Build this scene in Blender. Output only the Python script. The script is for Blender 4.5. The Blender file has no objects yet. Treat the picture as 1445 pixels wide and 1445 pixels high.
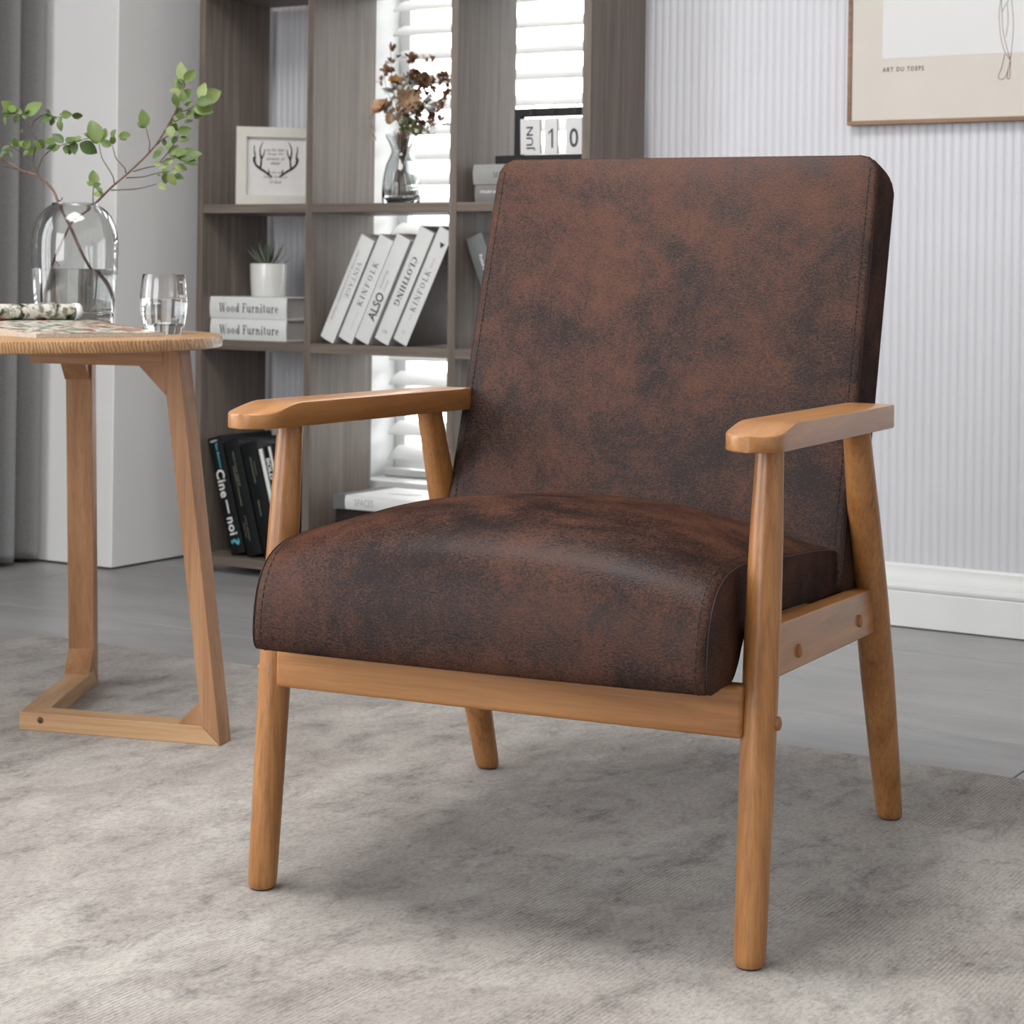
import bpy, math, random
from mathutils import Vector, Matrix, Euler

R = math.radians
PI = math.pi
rnd = random.Random(7)
S = bpy.context.scene
COL = S.collection

# ------------------------------------------------------------------ camera
YAW, ROLL = R(31.5), R(0.75)
cam_data = bpy.data.cameras.new('camera')
cam_data.sensor_width = 36.0
cam_data.lens = 2770.0 / 1445.0 * 36.0
cam_data.shift_y = -(722.5 - 387.0) / 1445.0
cam_data.clip_start = 0.05
cam_data.dof.use_dof = True
cam_data.dof.focus_distance = 2.15
cam_data.dof.aperture_fstop = 15.0
cam = bpy.data.objects.new('camera', cam_data)
COL.objects.link(cam)
cam.matrix_world = (Matrix.Translation((0, 0, 0.70)) @ Matrix.Rotation(YAW, 4, 'Z')
                    @ Matrix.Rotation(R(90), 4, 'X') @ Matrix.Rotation(ROLL, 4, 'Z'))
S.camera = cam

# ------------------------------------------------------------------ world, exposure
W = bpy.data.worlds.new('overcast_sky')
S.world = W
W.use_nodes = True
W.node_tree.nodes['Background'].inputs[0].default_value = (0.98, 0.985, 1.0, 1)
W.node_tree.nodes['Background'].inputs[1].default_value = 7.0
S.view_settings.view_transform = 'Standard'
S.view_settings.look = 'None'
S.view_settings.exposure = 0.0
S.view_settings.gamma = 1.0
S.view_settings.use_curve_mapping = False
S.cycles.use_denoising = True
S.cycles.max_bounces = 14
S.cycles.transmission_bounces = 14
S.cycles.transparent_max_bounces = 12


def area_light(name, loc, target, sx, sy, power, color=(1, 1, 1)):
    l = bpy.data.lights.new(name, 'AREA')
    l.shape = 'RECTANGLE'
    l.size, l.size_y, l.energy, l.color = sx, sy, power, color
    o = bpy.data.objects.new(name, l)
    o.location = loc
    d = Vector(target) - Vector(loc)
    o.rotation_euler = d.to_track_quat('-Z', 'Y').to_euler()
    COL.objects.link(o)
    return o


# daylight comes in by the window in the left wall, the window behind the camera and the blind at the back (portals guide the
# sampling); the ceiling lamp hangs over the rug
for nm, loc, tgt, sx, sy in (('window_left_portal', (-3.62, 0.2, 1.45), (0, 0.2, 1.45), 2.4, 2.1),
                             ('window_rear_portal', (-1.9, -2.66, 1.45), (-1.9, 0, 1.45), 2.2, 2.1),
                             ('window_back_portal', (-2.42, 4.03, 1.25), (-2.42, 0, 1.25), 0.72, 2.09)):
    area_light(nm, loc, tgt, sx, sy, 1.0).data.cycles.is_portal = True
area_light('ceiling_lamp_light', (-1.5, 1.5, 2.60), (-1.5, 1.5, 0), 1.3, 1.3, 62, (1.0, 0.985, 0.96))


# ------------------------------------------------------------------ mesh helpers
class MB:
    def __init__(s):
        s.v, s.f = [], []

    def add(s, vs, fs, M=None):
        n = len(s.v)
        s.v += [tuple((M @ Vector(p)) if M else p) for p in vs]
        s.f += [tuple(i + n for i in f) for f in fs]

    def box(s, a, b, M=None):
        x0, y0, z0 = a
        x1, y1, z1 = b
        s.add([(x0, y0, z0), (x1, y0, z0), (x1, y1, z0), (x0, y1, z0), (x0, y0, z1), (x1, y0, z1), (x1, y1, z1), (x0, y1, z1)],
              [(0, 3, 2, 1), (4, 5, 6, 7), (0, 1, 5, 4), (1, 2, 6, 5), (2, 3, 7, 6), (3, 0, 4, 7)], M)

    def rings(s, rings, cap0=True, cap1=True, M=None, closed=False):
        n = len(rings[0])
        vs = [p for r in rings for p in r]
        fs = []
        m = len(rings)
        for i in range(m if closed else m - 1):
            for j in range(n):
                a, b = i * n + j, i * n + (j + 1) % n
                c, d = ((i + 1) % m) * n + (j + 1) % n, ((i + 1) % m) * n + j
                fs.append((a, b, c, d))
        if not closed:
            if cap0:
                fs.append(tuple(range(n - 1, -1, -1)))
            if cap1:
                fs.append(tuple((m - 1) * n + j for j in range(n)))
        s.add(vs, fs, M)

    def lathe(s, prof, seg=32, M=None, closed=False, caps=(True, True)):
        s.rings([[(r * math.cos(2 * PI * k / seg), r * math.sin(2 * PI * k / seg), z) for k in range(seg)] for r, z in prof],
                caps[0], caps[1], M, closed)

    def tube(s, pts, rad, seg=8, M=None):
        pts = [Vector(p) for p in pts]
        rr = rad if isinstance(rad, (list, tuple)) else [rad] * len(pts)
        rings = []
        up = Vector((0.13, 0.31, 0.94))
        for i, p in enumerate(pts):
            t = (pts[min(i + 1, len(pts) - 1)] - pts[max(i - 1, 0)]).normalized()
            a = t.cross(up)
            if a.length < 1e-3:
                a = t.cross(Vector((1, 0, 0)))
            a.normalize()
            b = a.cross(t)
            rings.append([tuple(p + rr[i] * (math.cos(2 * PI * k / seg) * a - math.sin(2 * PI * k / seg) * b)) for k in range(seg)])
        s.rings(rings, True, True, M)

    def prism(s, poly, h0, h1, M=None):
        """polygon in xy extruded from h0 to h1 along z"""
        n = len(poly)
        vs = [(x, y, h0) for x, y in poly] + [(x, y, h1) for x, y in poly]
        fs = [tuple(range(n - 1, -1, -1)), tuple(range(n, 2 * n))]
        fs += [(i, (i + 1) % n, n + (i + 1) % n, n + i) for i in range(n)]
        s.add(vs, fs, M)

    def mesh(s, name):
        me = bpy.data.meshes.new(name)
        me.from_pydata(s.v, [], s.f)
        me.update()
        return me

    def build(s, name, mat, parent=None, smooth=None, bevel=0.0, sub=0, segs=2):
        me = s.mesh(name)
        me.materials.append(mat)
        return link(name, me, parent, smooth, bevel, sub, segs)


def link(name, me, parent=None, smooth=None, bevel=0.0, sub=0, segs=2):
    o = bpy.data.objects.new(name, me)
    COL.objects.link(o)
    if parent:
        o.parent = parent
    if smooth is not None or bevel:
        ang = R(smooth if smooth is not None else 35)
        me.polygons.foreach_set('use_smooth', [True] * len(me.polygons))
        me.set_sharp_from_angle(angle=ang)
    if bevel:
        b = o.modifiers.new('bevel', 'BEVEL')
        b.width, b.segments, b.limit_method, b.angle_limit = bevel, segs, 'ANGLE', R(40)
        b.harden_normals = True
    if sub:
        m = o.modifiers.new('subdivision', 'SUBSURF')
        m.levels = m.render_levels = sub
    return o


def empty(name, loc=(0, 0, 0), rz=0.0):
    o = bpy.data.objects.new(name, None)
    o.empty_display_size = 0.05
    o.location = loc
    o.rotation_euler = (0, 0, rz)
    COL.objects.link(o)
    return o


def tag(o, label, cat, group=None):
    o['label'], o['category'] = label, cat
    if group:
        o['group'] = group
    return o


def struct(o):
    o['kind'] = 'structure'
    return o


def T(*p):
    return Matrix.Translation(p)


def RX(a):
    return Matrix.Rotation(R(a), 4, 'X')


def RY(a):
    return Matrix.Rotation(R(a), 4, 'Y')


def RZ(a):
    return Matrix.Rotation(R(a), 4, 'Z')


def smoothpath(pts, n=6):
    """Catmull-Rom through points"""
    P = [Vector(p) for p in pts]
    out = []
    for i in range(len(P) - 1):
        a, b, c, d = P[max(i - 1, 0)], P[i], P[i + 1], P[min(i + 2, len(P) - 1)]
        for k in range(n):
            t = k / n
            out.append(0.5 * ((2 * b) + (c - a) * t + (2 * a - 5 * b + 4 * c - d) * t * t + (3 * b - a - 3 * c + d) * t ** 3))
    out.append(P[-1])
    return out


# ------------------------------------------------------------------ materials
def new_mat(name):
    m = bpy.data.materials.new(name)
    m.use_nodes = True
    nt = m.node_tree
    return m, nt, nt.nodes['Principled BSDF']


def node(nt, typ, **kw):
    n = nt.nodes.new(typ)
    for k, v in kw.items():
        if k in n.inputs:
            n.inputs[k].default_value = v
        else:
            setattr(n, k, v)
    return n


def ramp(nt, fac, stops):
    r = nt.nodes.new('ShaderNodeValToRGB')
    el = r.color_ramp.elements
    while len(el) < len(stops):
        el.new(0.5)
    for e, (p, c) in zip(el, stops):
        e.position = p
        e.color = (*c, 1) if len(c) == 3 else c
    nt.links.new(fac, r.inputs[0])
    return r


def coords(nt, scale=(1, 1, 1), kind='Object', rot=(0, 0, 0), rand=False):
    tc = nt.nodes.new('ShaderNodeTexCoord')
    src = tc.outputs[kind]
    if rand:
        oi = nt.nodes.new('ShaderNodeObjectInfo')
        mul = node(nt, 'ShaderNodeMath', operation='MULTIPLY')
        mul.inputs[1].default_value = 37.0
        nt.links.new(oi.outputs['Random'], mul.inputs[0])
        ad = node(nt, 'ShaderNodeVectorMath', operation='ADD')
        nt.links.new(src, ad.inputs[0])
        nt.links.new(mul.outputs[0], ad.inputs[1])
        src = ad.outputs[0]
    if any(rot):
        rm = nt.nodes.new('ShaderNodeMapping')
        rm.inputs['Rotation'].default_value = rot
        nt.links.new(src, rm.inputs[0])
        src = rm.outputs[0]
    mp = nt.nodes.new('ShaderNodeMapping')
    mp.inputs['Scale'].default_value = scale
    nt.links.new(src, mp.inputs[0])
    return mp.outputs[0]


def noise(nt, vec, scale, detail=4, rough=0.55, dist=0.0):
    n = node(nt, 'ShaderNodeTexNoise', Scale=scale, Detail=detail, Roughness=rough, Distortion=dist)
    nt.links.new(vec, n.inputs['Vector'])
    return n.outputs['Fac']


def mix(nt, fac, a, b, mode='MIX'):
    m = nt.nodes.new('ShaderNodeMix')
    m.data_type = 'RGBA'
    m.blend_type = mode
    for val, sock in ((fac, m.inputs[0]), (a, m.inputs[6]), (b, m.inputs[7])):
        if hasattr(val, 'links'):
            nt.links.new(val, sock)
        elif isinstance(val, (int, float)):
            sock.default_value = val
        else:
            sock.default_value = (*val, 1)
    return m.outputs[2]


def bump(nt, bs, h, strength, dist):
    b = node(nt, 'ShaderNodeBump', Strength=strength, Distance=dist)
    nt.links.new(h, b.inputs['Height'])
    nt.links.new(b.outputs[0], bs.inputs['Normal'])


def plain(name, col, rough=0.5, spec=0.5, metal=0.0, vary=0.03, scale=40.0, bmp=0.0, coat=0.0):
    """one colour with a faint procedural mottling"""
    m, nt, bs = new_mat(name)
    f = noise(nt, coords(nt), scale, 4)
    lo = tuple(max(0, c * (1 - 2 * vary)) for c in col)
    hi = tuple(min(1, c * (1 + 2 * vary)) for c in col)
    r = ramp(nt, f, [(0.3, lo), (0.7, hi)])
    nt.links.new(r.outputs[0], bs.inputs['Base Color'])
    bs.inputs['Roughness'].default_value = rough
    bs.inputs['Specular IOR Level'].default_value = spec
    bs.inputs['Metallic'].default_value = metal
    bs.inputs['Coat Weight'].default_value = coat
    bs.inputs['Coat Roughness'].default_value = 0.2
    if bmp:
        bump(nt, bs, f, bmp, 0.002)
    return m


def wood(name, dark, mid, light, axis, stretch=14.0, scale=2.2, rough=0.4, coat=0.0, pores=0.5, spec=0.4, rot=(0, 0, 0), fine=1.0):
    """grain that runs along an axis of the object"""
    m, nt, bs = new_mat(name)
    sc = [stretch, stretch, stretch]
    sc['xyz'.index(axis)] = 1.0
    v = coords(nt, tuple(sc), rot=rot, rand=True)
    f = noise(nt, v, scale, 6, 0.6, 0.6)
    c = ramp(nt, f, [(0.28, dark), (0.5, mid), (0.72, light)]).outputs[0]
    sc2 = [stretch * 14, stretch * 14, stretch * 14]
    sc2['xyz'.index(axis)] = 4.0 * fine
    g = noise(nt, coords(nt, tuple(sc2), rot=rot, rand=True), 1.6, 4, 0.7)
    gr = ramp(nt, g, [(0.30, (1 - pores,) * 3), (0.55, (1, 1, 1))]).outputs[0]
    c = mix(nt, 0.75, c, gr, 'MULTIPLY')
    nt.links.new(c, bs.inputs['Base Color'])
    bs.inputs['Roughness'].default_value = rough
    bs.inputs['Specular IOR Level'].default_value = spec
    bs.inputs['Coat Weight'].default_value = coat
    bs.inputs['Coat Roughness'].default_value = 0.25
    bump(nt, bs, g, 0.06, 0.0006)
    return m


def glass(name, tint=(1, 1, 1), ior=1.5, rough=0.0):
    m, nt, bs = new_mat(name)
    f = noise(nt, coords(nt), 3.0, 2)
    r = ramp(nt, f, [(0.2, tuple(c * 0.985 for c in tint)), (0.8, tint)])
    nt.links.new(r.outputs[0], bs.inputs['Base Color'])
    bs.inputs['Transmission Weight'].default_value = 1.0
    bs.inputs['IOR'].default_value = ior
    bs.inputs['Roughness'].default_value = rough
    return m


# chair woods (one per grain direction)
CW = dict(dark=(0.235, 0.092, 0.026), mid=(0.375, 0.163, 0.051), light=(0.47, 0.226, 0.080))
chair_z = wood('chair_wood_upright', axis='z', rough=0.36, coat=0.25, pores=0.45, **CW)
chair_y = wood('chair_wood_lengthwise', axis='y', rough=0.33, coat=0.35, pores=0.2, **CW)
chair_x = wood('chair_wood_crosswise', axis='x', rough=0.40, coat=0.15, pores=0.28, **CW)
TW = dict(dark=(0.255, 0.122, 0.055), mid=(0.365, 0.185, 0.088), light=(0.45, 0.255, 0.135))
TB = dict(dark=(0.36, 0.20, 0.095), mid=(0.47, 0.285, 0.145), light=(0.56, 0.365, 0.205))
table_z = wood('table_wood_upright', axis='z', rough=0.45, pores=0.35, **TW)
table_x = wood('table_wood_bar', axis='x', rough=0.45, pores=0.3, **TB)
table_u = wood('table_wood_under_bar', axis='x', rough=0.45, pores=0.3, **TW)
TT = dict(dark=(0.27, 0.130, 0.055), mid=(0.385, 0.205, 0.092), light=(0.53, 0.335, 0.175))


def make_table_top():
    m, nt, bs = new_mat('table_wood_top')
    v = coords(nt, rot=(R(28), R(24), R(-20)))
    w = node(nt, 'ShaderNodeTexWave', wave_type='BANDS', bands_direction='X', Scale=78.0, Distortion=9.0, Detail=4.0)
    w.inputs['Detail Scale'].default_value = 0.6
    nt.links.new(v, w.inputs['Vector'])
    f = noise(nt, coords(nt, (22, 1.0, 22), rot=(R(28), R(24), R(-20))), 3.0, 5)
    c = ramp(nt, f, [(0.3, TT['mid']), (0.7, TT['light'])]).outputs[0]
    g = ramp(nt, w.outputs['Fac'], [(0.2, (0.62, 0.56, 0.50)), (0.75, (1.05, 1.05, 1.05))]).outputs[0]
    nt.links.new(mix(nt, 0.85, c, g, 'MULTIPLY'), bs.inputs['Base Color'])
    bs.inputs['Roughness'].default_value = 0.38
    bs.inputs['Coat Weight'].default_value = 0.1
    bump(nt, bs, w.outputs['Fac'], 0.05, 0.0006)
    return m


table_top = make_table_top()
SW = dict(dark=(0.115, 0.090, 0.073), mid=(0.165, 0.133, 0.110), light=(0.235, 0.195, 0.164))
shelf_z = wood('shelf_wood_upright', axis='z', rough=0.5, pores=0.45, stretch=22, **SW)
shelf_x = wood('shelf_wood_level', axis='x', rough=0.5, pores=0.45, stretch=22, **SW)


def make_leather():
    m, nt, bs = new_mat('distressed_brown_suede')
    v = coords(nt)

    def madd(a, k, b):
        n = node(nt, 'ShaderNodeMath', operation='MULTIPLY_ADD')
        nt.links.new(a, n.inputs[0])
        n.inputs[1].default_value = k
        if hasattr(b, 'links'):
            nt.links.new(b, n.inputs[2])
        else:
            n.inputs[2].default_value = b
        return n.outputs[0]
    big = noise(nt, v, 5.5, 7, 0.68, 0.6)
    mid = noise(nt, coords(nt, (1.0, 1.0, 0.8)), 26.0, 4, 0.6, 0.3)
    sp = noise(nt, coords(nt, (0.8, 1.0, 1.25)), 420.0, 1, 0.5)
    pv = madd(sp, 0.66, madd(mid, 0.40, madd(big, 0.92, -0.47)))
    c = ramp(nt, pv, [(0.37, (0.0175, 0.0105, 0.0085)), (0.49, (0.038, 0.0185, 0.0128)), (0.60, (0.066, 0.0272, 0.0158)), (0.76, (0.090, 0.0350, 0.0185))]).outputs[0]
    nt.links.new(c, bs.inputs['Base Color'])
    rr = ramp(nt, pv, [(0.40, (0.42,) * 3), (0.65, (0.56,) * 3)])
    nt.links.new(rr.outputs[0], bs.inputs['Roughness'])
    bs.inputs['Specular IOR Level'].default_value = 0.0
    bump(nt, bs, sp, 0.45, 0.0010)
    # waxed suede: a faint even gloss that does not flare at grazing angles
    gl = nt.nodes.new('ShaderNodeBsdfGlossy')
    gl.inputs['Color'].default_value = (0.92, 0.95, 1.0, 1)
    nt.links.new(rr.outputs[0], gl.inputs['Roughness'])
    nt.links.new(bs.inputs['Normal'].links[0].from_socket, gl.inputs['Normal'])
    ms = nt.nodes.new('ShaderNodeMixShader')
    ms.inputs[0].default_value = 0.017
    nt.links.new(bs.outputs[0], ms.inputs[1])
    nt.links.new(gl.outputs[0], ms.inputs[2])
    nt.links.new(ms.outputs[0], nt.nodes['Material Output'].inputs[0])
    return m


leather = make_leather()
thread = plain('dark_thread', (0.012, 0.008, 0.007), 0.7)
rubber = plain('black_rubber_glide', (0.02, 0.02, 0.02), 0.7)


def make_rug():
    m, nt, bs = new_mat('mottled_grey_rug')
    v = coords(nt)
    big = noise(nt, coords(nt, (1.2, 1.0, 1)), 1.5, 8, 0.70, 0.5)
    med = noise(nt, coords(nt, (1.5, 0.75, 1)), 11.0, 9, 0.82, 0.4)
    grain = noise(nt, coords(nt, (1.8, 0.7, 1)), 130.0, 5, 0.85)
    w = node(nt, 'ShaderNodeTexWave', wave_type='BANDS', bands_direction='X', Scale=58.0, Distortion=2.2, Detail=3.0)
    w.inputs['Detail Scale'].default_value = 3.0
    nt.links.new(v, w.inputs['Vector'])
    base = ramp(nt, big, [(0.34, (0.245, 0.219, 0.202)), (0.46, (0.335, 0.308, 0.286)), (0.60, (0.415, 0.393, 0.366))]).outputs[0]
    mm = ramp(nt, med, [(0.36, (0.48, 0.46, 0.46)), (0.445, (0.84, 0.83, 0.825)), (0.54, (1.05, 1.05, 1.04))]).outputs[0]
    c = mix(nt, 0.9, base, mm, 'MULTIPLY')
    # the ribs show where the pile is worn
    mask = ramp(nt, noise(nt, coords(nt, (1.6, 1, 1)), 3.2, 6, 0.7), [(0.44, (0, 0, 0)), (0.62, (0.9, 0.9, 0.9))]).outputs[0]
    rib = ramp(nt, w.outputs['Fac'], [(0.25, (0.76, 0.745, 0.74)), (0.7, (1.05, 1.05, 1.05))]).outputs[0]
    c = mix(nt, mask, c, mix(nt, 1.0, c, rib, 'MULTIPLY'))
    gg = ramp(nt, grain, [(0.34, (0.58, 0.57, 0.56)), (0.5, (1, 1, 1)), (0.66, (1.14, 1.14, 1.13))]).outputs[0]
    c = mix(nt, 0.9, c, gg, 'MULTIPLY')
    nt.links.new(c, bs.inputs['Base Color'])
    bs.inputs['Roughness'].default_value = 0.95
    bs.inputs['Specular IOR Level'].default_value = 0.1
    bs.inputs['Sheen Weight'].default_value = 0.1
    bump(nt, bs, grain, 0.3, 0.0014)
    return m


def make_tile():
    m, nt, bs = new_mat('grey_stone_tile')
    f = noise(nt, coords(nt, (1, 3.2, 1), rand=True), 2.6, 7, 0.68, 0.8)
    c = ramp(nt, f, [(0.3, (0.235, 0.234, 0.232)), (0.5, (0.29, 0.289, 0.285)), (0.7, (0.345, 0.343, 0.338))]).outputs[0]
    vv = node(nt, 'ShaderNodeTexNoise', Scale=1.7, Detail=5.0, Roughness=0.6, Distortion=2.0)
    nt.links.new(coords(nt, (1, 2.4, 1), rand=True), vv.inputs['Vector'])
    vein = ramp(nt, vv.outputs['Fac'], [(0.484, (0, 0, 0)), (0.50, (0.35, 0.35, 0.35)), (0.516, (0, 0, 0))]).outputs[0]
    c = mix(nt, vein, c, (0.36, 0.36, 0.36))
    nt.links.new(c, bs.inputs['Base Color'])
    bs.inputs['Roughness'].default_value = 0.36
    bs.inputs['Specular IOR Level'].default_value = 0.45
    bump(nt, bs, f, 0.05, 0.001)
    return m


rug_mat = make_rug()
tile_mat = make_tile()
grout = plain('dark_grout', (0.07, 0.07, 0.07), 0.9)
panel_white = plain('cool_white_fluted_panel', (0.62, 0.62, 0.655), 0.5, vary=0.01, scale=6)
wall_grey = plain('soft_grey_wall_paint', (0.40, 0.39, 0.385), 0.8, vary=0.012, scale=3)
plaster = plain('white_wall_plaster', (0.82, 0.82, 0.815), 0.7, vary=0.012, scale=3)
ceiling_white = plain('ceiling_white_paint', (0.58, 0.58, 0.57), 0.8, vary=0.01, scale=2)
trim_white = plain('white_satin_trim', (0.74, 0.75, 0.74), 0.35, vary=0.012, scale=12)
curtain_mat = plain('grey_curtain_cloth', (0.27, 0.268, 0.27), 0.9, spec=0.1, vary=0.06, scale=220, bmp=0.2)
blind_mat = None


def make_blind():
    m, nt, bs = new_mat('white_translucent_slat')
    f = noise(nt, coords(nt), 6.0, 2)
    r = ramp(nt, f, [(0.3, (0.86, 0.86, 0.85)), (0.7, (0.90, 0.90, 0.89))])
    nt.links.new(r.outputs[0], bs.inputs['Base Color'])
    bs.inputs['Roughness'].default_value = 0.45
    tr = nt.nodes.new('ShaderNodeBsdfTranslucent')
    tr.inputs[0].default_value = (0.92, 0.92, 0.90, 1)
    ms = nt.nodes.new('ShaderNodeMixShader')
    ms.inputs[0].default_value = 0.36
    nt.links.new(bs.outputs[0], ms.inputs[1])
    nt.links.new(tr.outputs[0], ms.inputs[2])
    nt.links.new(ms.outputs[0], nt.nodes['Material Output'].inputs[0])
    return m


blind_mat = make_blind()
paper_white = plain('white_cover_paper', (0.70, 0.71, 0.70), 0.5, vary=0.012)
paper_page = plain('page_edge_paper', (0.42, 0.39, 0.37), 0.8, vary=0.06, scale=300)
paper_light = plain('pale_page_edge', (0.46, 0.39, 0.31), 0.8, vary=0.08, scale=260)
cover_grey = plain('grey_cover_paper', (0.19, 0.19, 0.182), 0.55)
cover_mid = plain('pale_grey_cover_paper', (0.29, 0.292, 0.283), 0.55)
cover_slate = plain('slate_cover_paper', (0.115, 0.125, 0.125), 0.5)
cover_black = plain('black_cover_paper', (0.008, 0.009, 0.010), 0.5, spec=0.2)
cover_brown = plain('dark_brown_cover', (0.022, 0.015, 0.013), 0.5, spec=0.2)
ink = plain('dark_ink', (0.035, 0.04, 0.05), 0.6)
ink_navy = plain('navy_ink', (0.02, 0.03, 0.06), 0.6)
ink_grey = plain('grey_ink', (0.30, 0.31, 0.32), 0.6)
ink_mid = plain('mid_grey_ink', (0.17, 0.18, 0.19), 0.6)
ink_pale = plain('pale_grey_ink', (0.40, 0.41, 0.42), 0.6)
ink_white = plain('white_ink', (0.72, 0.72, 0.70), 0.6)
ink_cyan = plain('cyan_ink', (0.10, 0.42, 0.50), 0.6)
ink_olive = plain('olive_ink', (0.26, 0.28, 0.17), 0.6)
ink_brown = plain('brown_line_ink', (0.20, 0.13, 0.11), 0.6)
black_frame = plain('black_painted_wood', (0.012, 0.012, 0.013), 0.5, spec=0.25)
brass = plain('dark_brass_ring', (0.09, 0.07, 0.045), 0.4, metal=0.6)
cream_frame = plain('cream_painted_wood', (0.66, 0.64, 0.58), 0.4, vary=0.015)
card_white = plain('white_card', (0.70, 0.69, 0.68), 0.6, vary=0.01)
art_mat_cream = plain('cream_mat_board', (0.60, 0.555, 0.50), 0.7, vary=0.012, scale=8)
art_white = plain('white_print_paper', (0.66, 0.655, 0.65), 0.6, vary=0.01, scale=5)
pot_white = plain('white_glazed_ceramic', (0.72, 0.72, 0.70), 0.18, vary=0.01, coat=0.4)
soil = plain('dark_soil', (0.03, 0.025, 0.02), 0.9, vary=0.3, scale=200)
clear_glass = glass('clear_glass', (0.985, 0.99, 0.99), 1.47)
grey_glass = glass('grey_tinted_glass', (0.66, 0.68, 0.68), 1.47)
smoke_glass = glass('faintly_smoky_glass', (0.84, 0.85, 0.84), 1.47)
water_mat = glass('water', (0.99, 1.0, 1.0), 1.33)
bark = plain('reddish_brown_bark', (0.13, 0.07, 0.05), 0.7, vary=0.2, scale=120)
twig_mat = plain('thin_dark_twig', (0.075, 0.05, 0.042), 0.7, vary=0.2, scale=120)


def make_leaf(name, a, b):
    m, nt, bs = new_mat(name)
    f = noise(nt, coords(nt, rand=True), 3.0, 3)
    oi = nt.nodes.new('ShaderNodeObjectInfo')
    r = ramp(nt, oi.outputs['Random'], [(0.0, a), (1.0, b)])
    c = mix(nt, 0.25, r.outputs[0], ramp(nt, f, [(0.3, (0.5, 0.5, 0.5)), (0.7, (1.2, 1.2, 1.1))]).outputs[0], 'MULTIPLY')
    nt.links.new(c, bs.inputs['Base Color'])
    bs.inputs['Roughness'].default_value = 0.45
    tr = nt.nodes.new('ShaderNodeBsdfTranslucent')
    nt.links.new(c, tr.inputs[0])
    ms = nt.nodes.new('ShaderNodeMixShader')
    ms.inputs[0].default_value = 0.25
    nt.links.new(bs.outputs[0], ms.inputs[1])
    nt.links.new(tr.outputs[0], ms.inputs[2])
    nt.links.new(ms.outputs[0], nt.nodes['Material Output'].inputs[0])
    return m


leaf_mat = make_leaf('green_leaf', (0.055, 0.105, 0.018), (0.145, 0.215, 0.05))
leaf_pale = make_leaf('pale_young_leaf', (0.13, 0.20, 0.05), (0.29, 0.35, 0.13))
succulent_mat = make_leaf('grey_green_succulent', (0.20, 0.24, 0.19), (0.34, 0.38, 0.31))

# ------------------------------------------------------------------ the setting
ZF = -0.006                       # top of the tiled floor, the rug's top is z = 0
WALL_Y = 3.83
LX, RX_, FY, CZ = -3.56, 1.5, -2.6, 2.7

m = MB()
m.box((LX - 0.12, FY - 0.12, -0.10), (RX_ + 0.12, WALL_Y + 0.25, -0.0135))
floor = struct(m.build('floor', grout))
TX, TY = 1.2, 0.6175
m = MB()
hx, hy, e = TX / 2 - 0.0013, TY / 2 - 0.0013, 0.0012
m.rings([[(sx * (hx - i), sy * (hy - i), z) for sx, sy in ((-1, -1), (1, -1), (1, 1), (-1, 1))]
         for i, z in ((0, -0.0075), (0, -e), (e, 0))])
tile_me = m.mesh('tile')
tile_me.materials.append(tile_mat)
for ix in range(-3, 4):
    for iy in range(-9, 3):
        x0, y0 = -0.842 + ix * TX, 2.9635 + iy * TY
        if x0 - TX < LX - 0.3 - TX or x0 > RX_ or y0 > WALL_Y or y0 + TY < FY:
            continue
        o = link('tile', tile_me, floor)
        o.location = (x0 - TX / 2, y0 + TY / 2, ZF)

# back wall: fluted panel with a real window opening
WX0, WX1, WZ0, WZ1 = -2.78, -2.06, 0.205, 2.30
m = MB()
PITCH, SEG = 0.01785, 8
prof = []
x = -3.22
while x < RX_:
    for k in range(SEG):
        t = k / SEG
        d = 0.0030 * abs(math.sin(PI * t)) ** 0.5
        prof.append((x + t * PITCH, WALL_Y - d))
    x += PITCH


def strip(ps, z0, z1):
    n = len(ps)
    vs = [(px, py, z0) for px, py in ps] + [(px, py, z1) for px, py in ps]
    m.add(vs, [(i, i + 1, n + i + 1, n + i) for i in range(n - 1)])


left = [p for p in prof if p[0] <= WX0] + [(WX0, WALL_Y)]
midp = [(WX0, WALL_Y)] + [p for p in prof if WX0 < p[0] < WX1] + [(WX1, WALL_Y)]
right = [(WX1, WALL_Y)] + [p for p in prof if p[0] >= WX1]
strip(left, -0.01, CZ)
strip(right, -0.01, CZ)
strip(midp, -0.01, WZ0)
strip(midp, WZ1, CZ)
for a, b in (((LX - 0.1, -0.01), (WX0, CZ)), ((WX1, -0.01), (RX_ + 0.1, CZ)), ((WX0, -0.01), (WX1, WZ0 - 0.02)), ((WX0, WZ1), (WX1, CZ))):
    m.box((a[0], WALL_Y + 0.0005, a[1]), (b[0], WALL_Y + 0.20, b[1]))
struct(m.build('wall_back', panel_white, smooth=50))

# pilaster on the left
m = MB()
m.box((LX - 0.05, 3.44, ZF + 0.004), (-3.20, WALL_Y, CZ))
struct(m.build('wall_pilaster', plaster, bevel=0.003))

# left wall and the wall behind the camera, each with a window
def wall_with_hole(name, fixed, axis, a0, a1, h0, h1, z0, z1, thick):
    mb = MB()
    for (p0, p1, q0, q1) in ((a0, h0, -0.01, CZ), (h1, a1, -0.01, CZ), (h0, h1, -0.01, z0), (h0, h1, z1, CZ)):
        if axis == 'y':
            mb.box((min(fixed, fixed + thick), p0, q0), (max(fixed, fixed + thick), p1, q1))
        else:
            mb.box((p0, min(fixed, fixed + thick), q0), (p1, max(fixed, fixed + thick), q1))
    return struct(mb.build(name, wall_grey))


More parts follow.
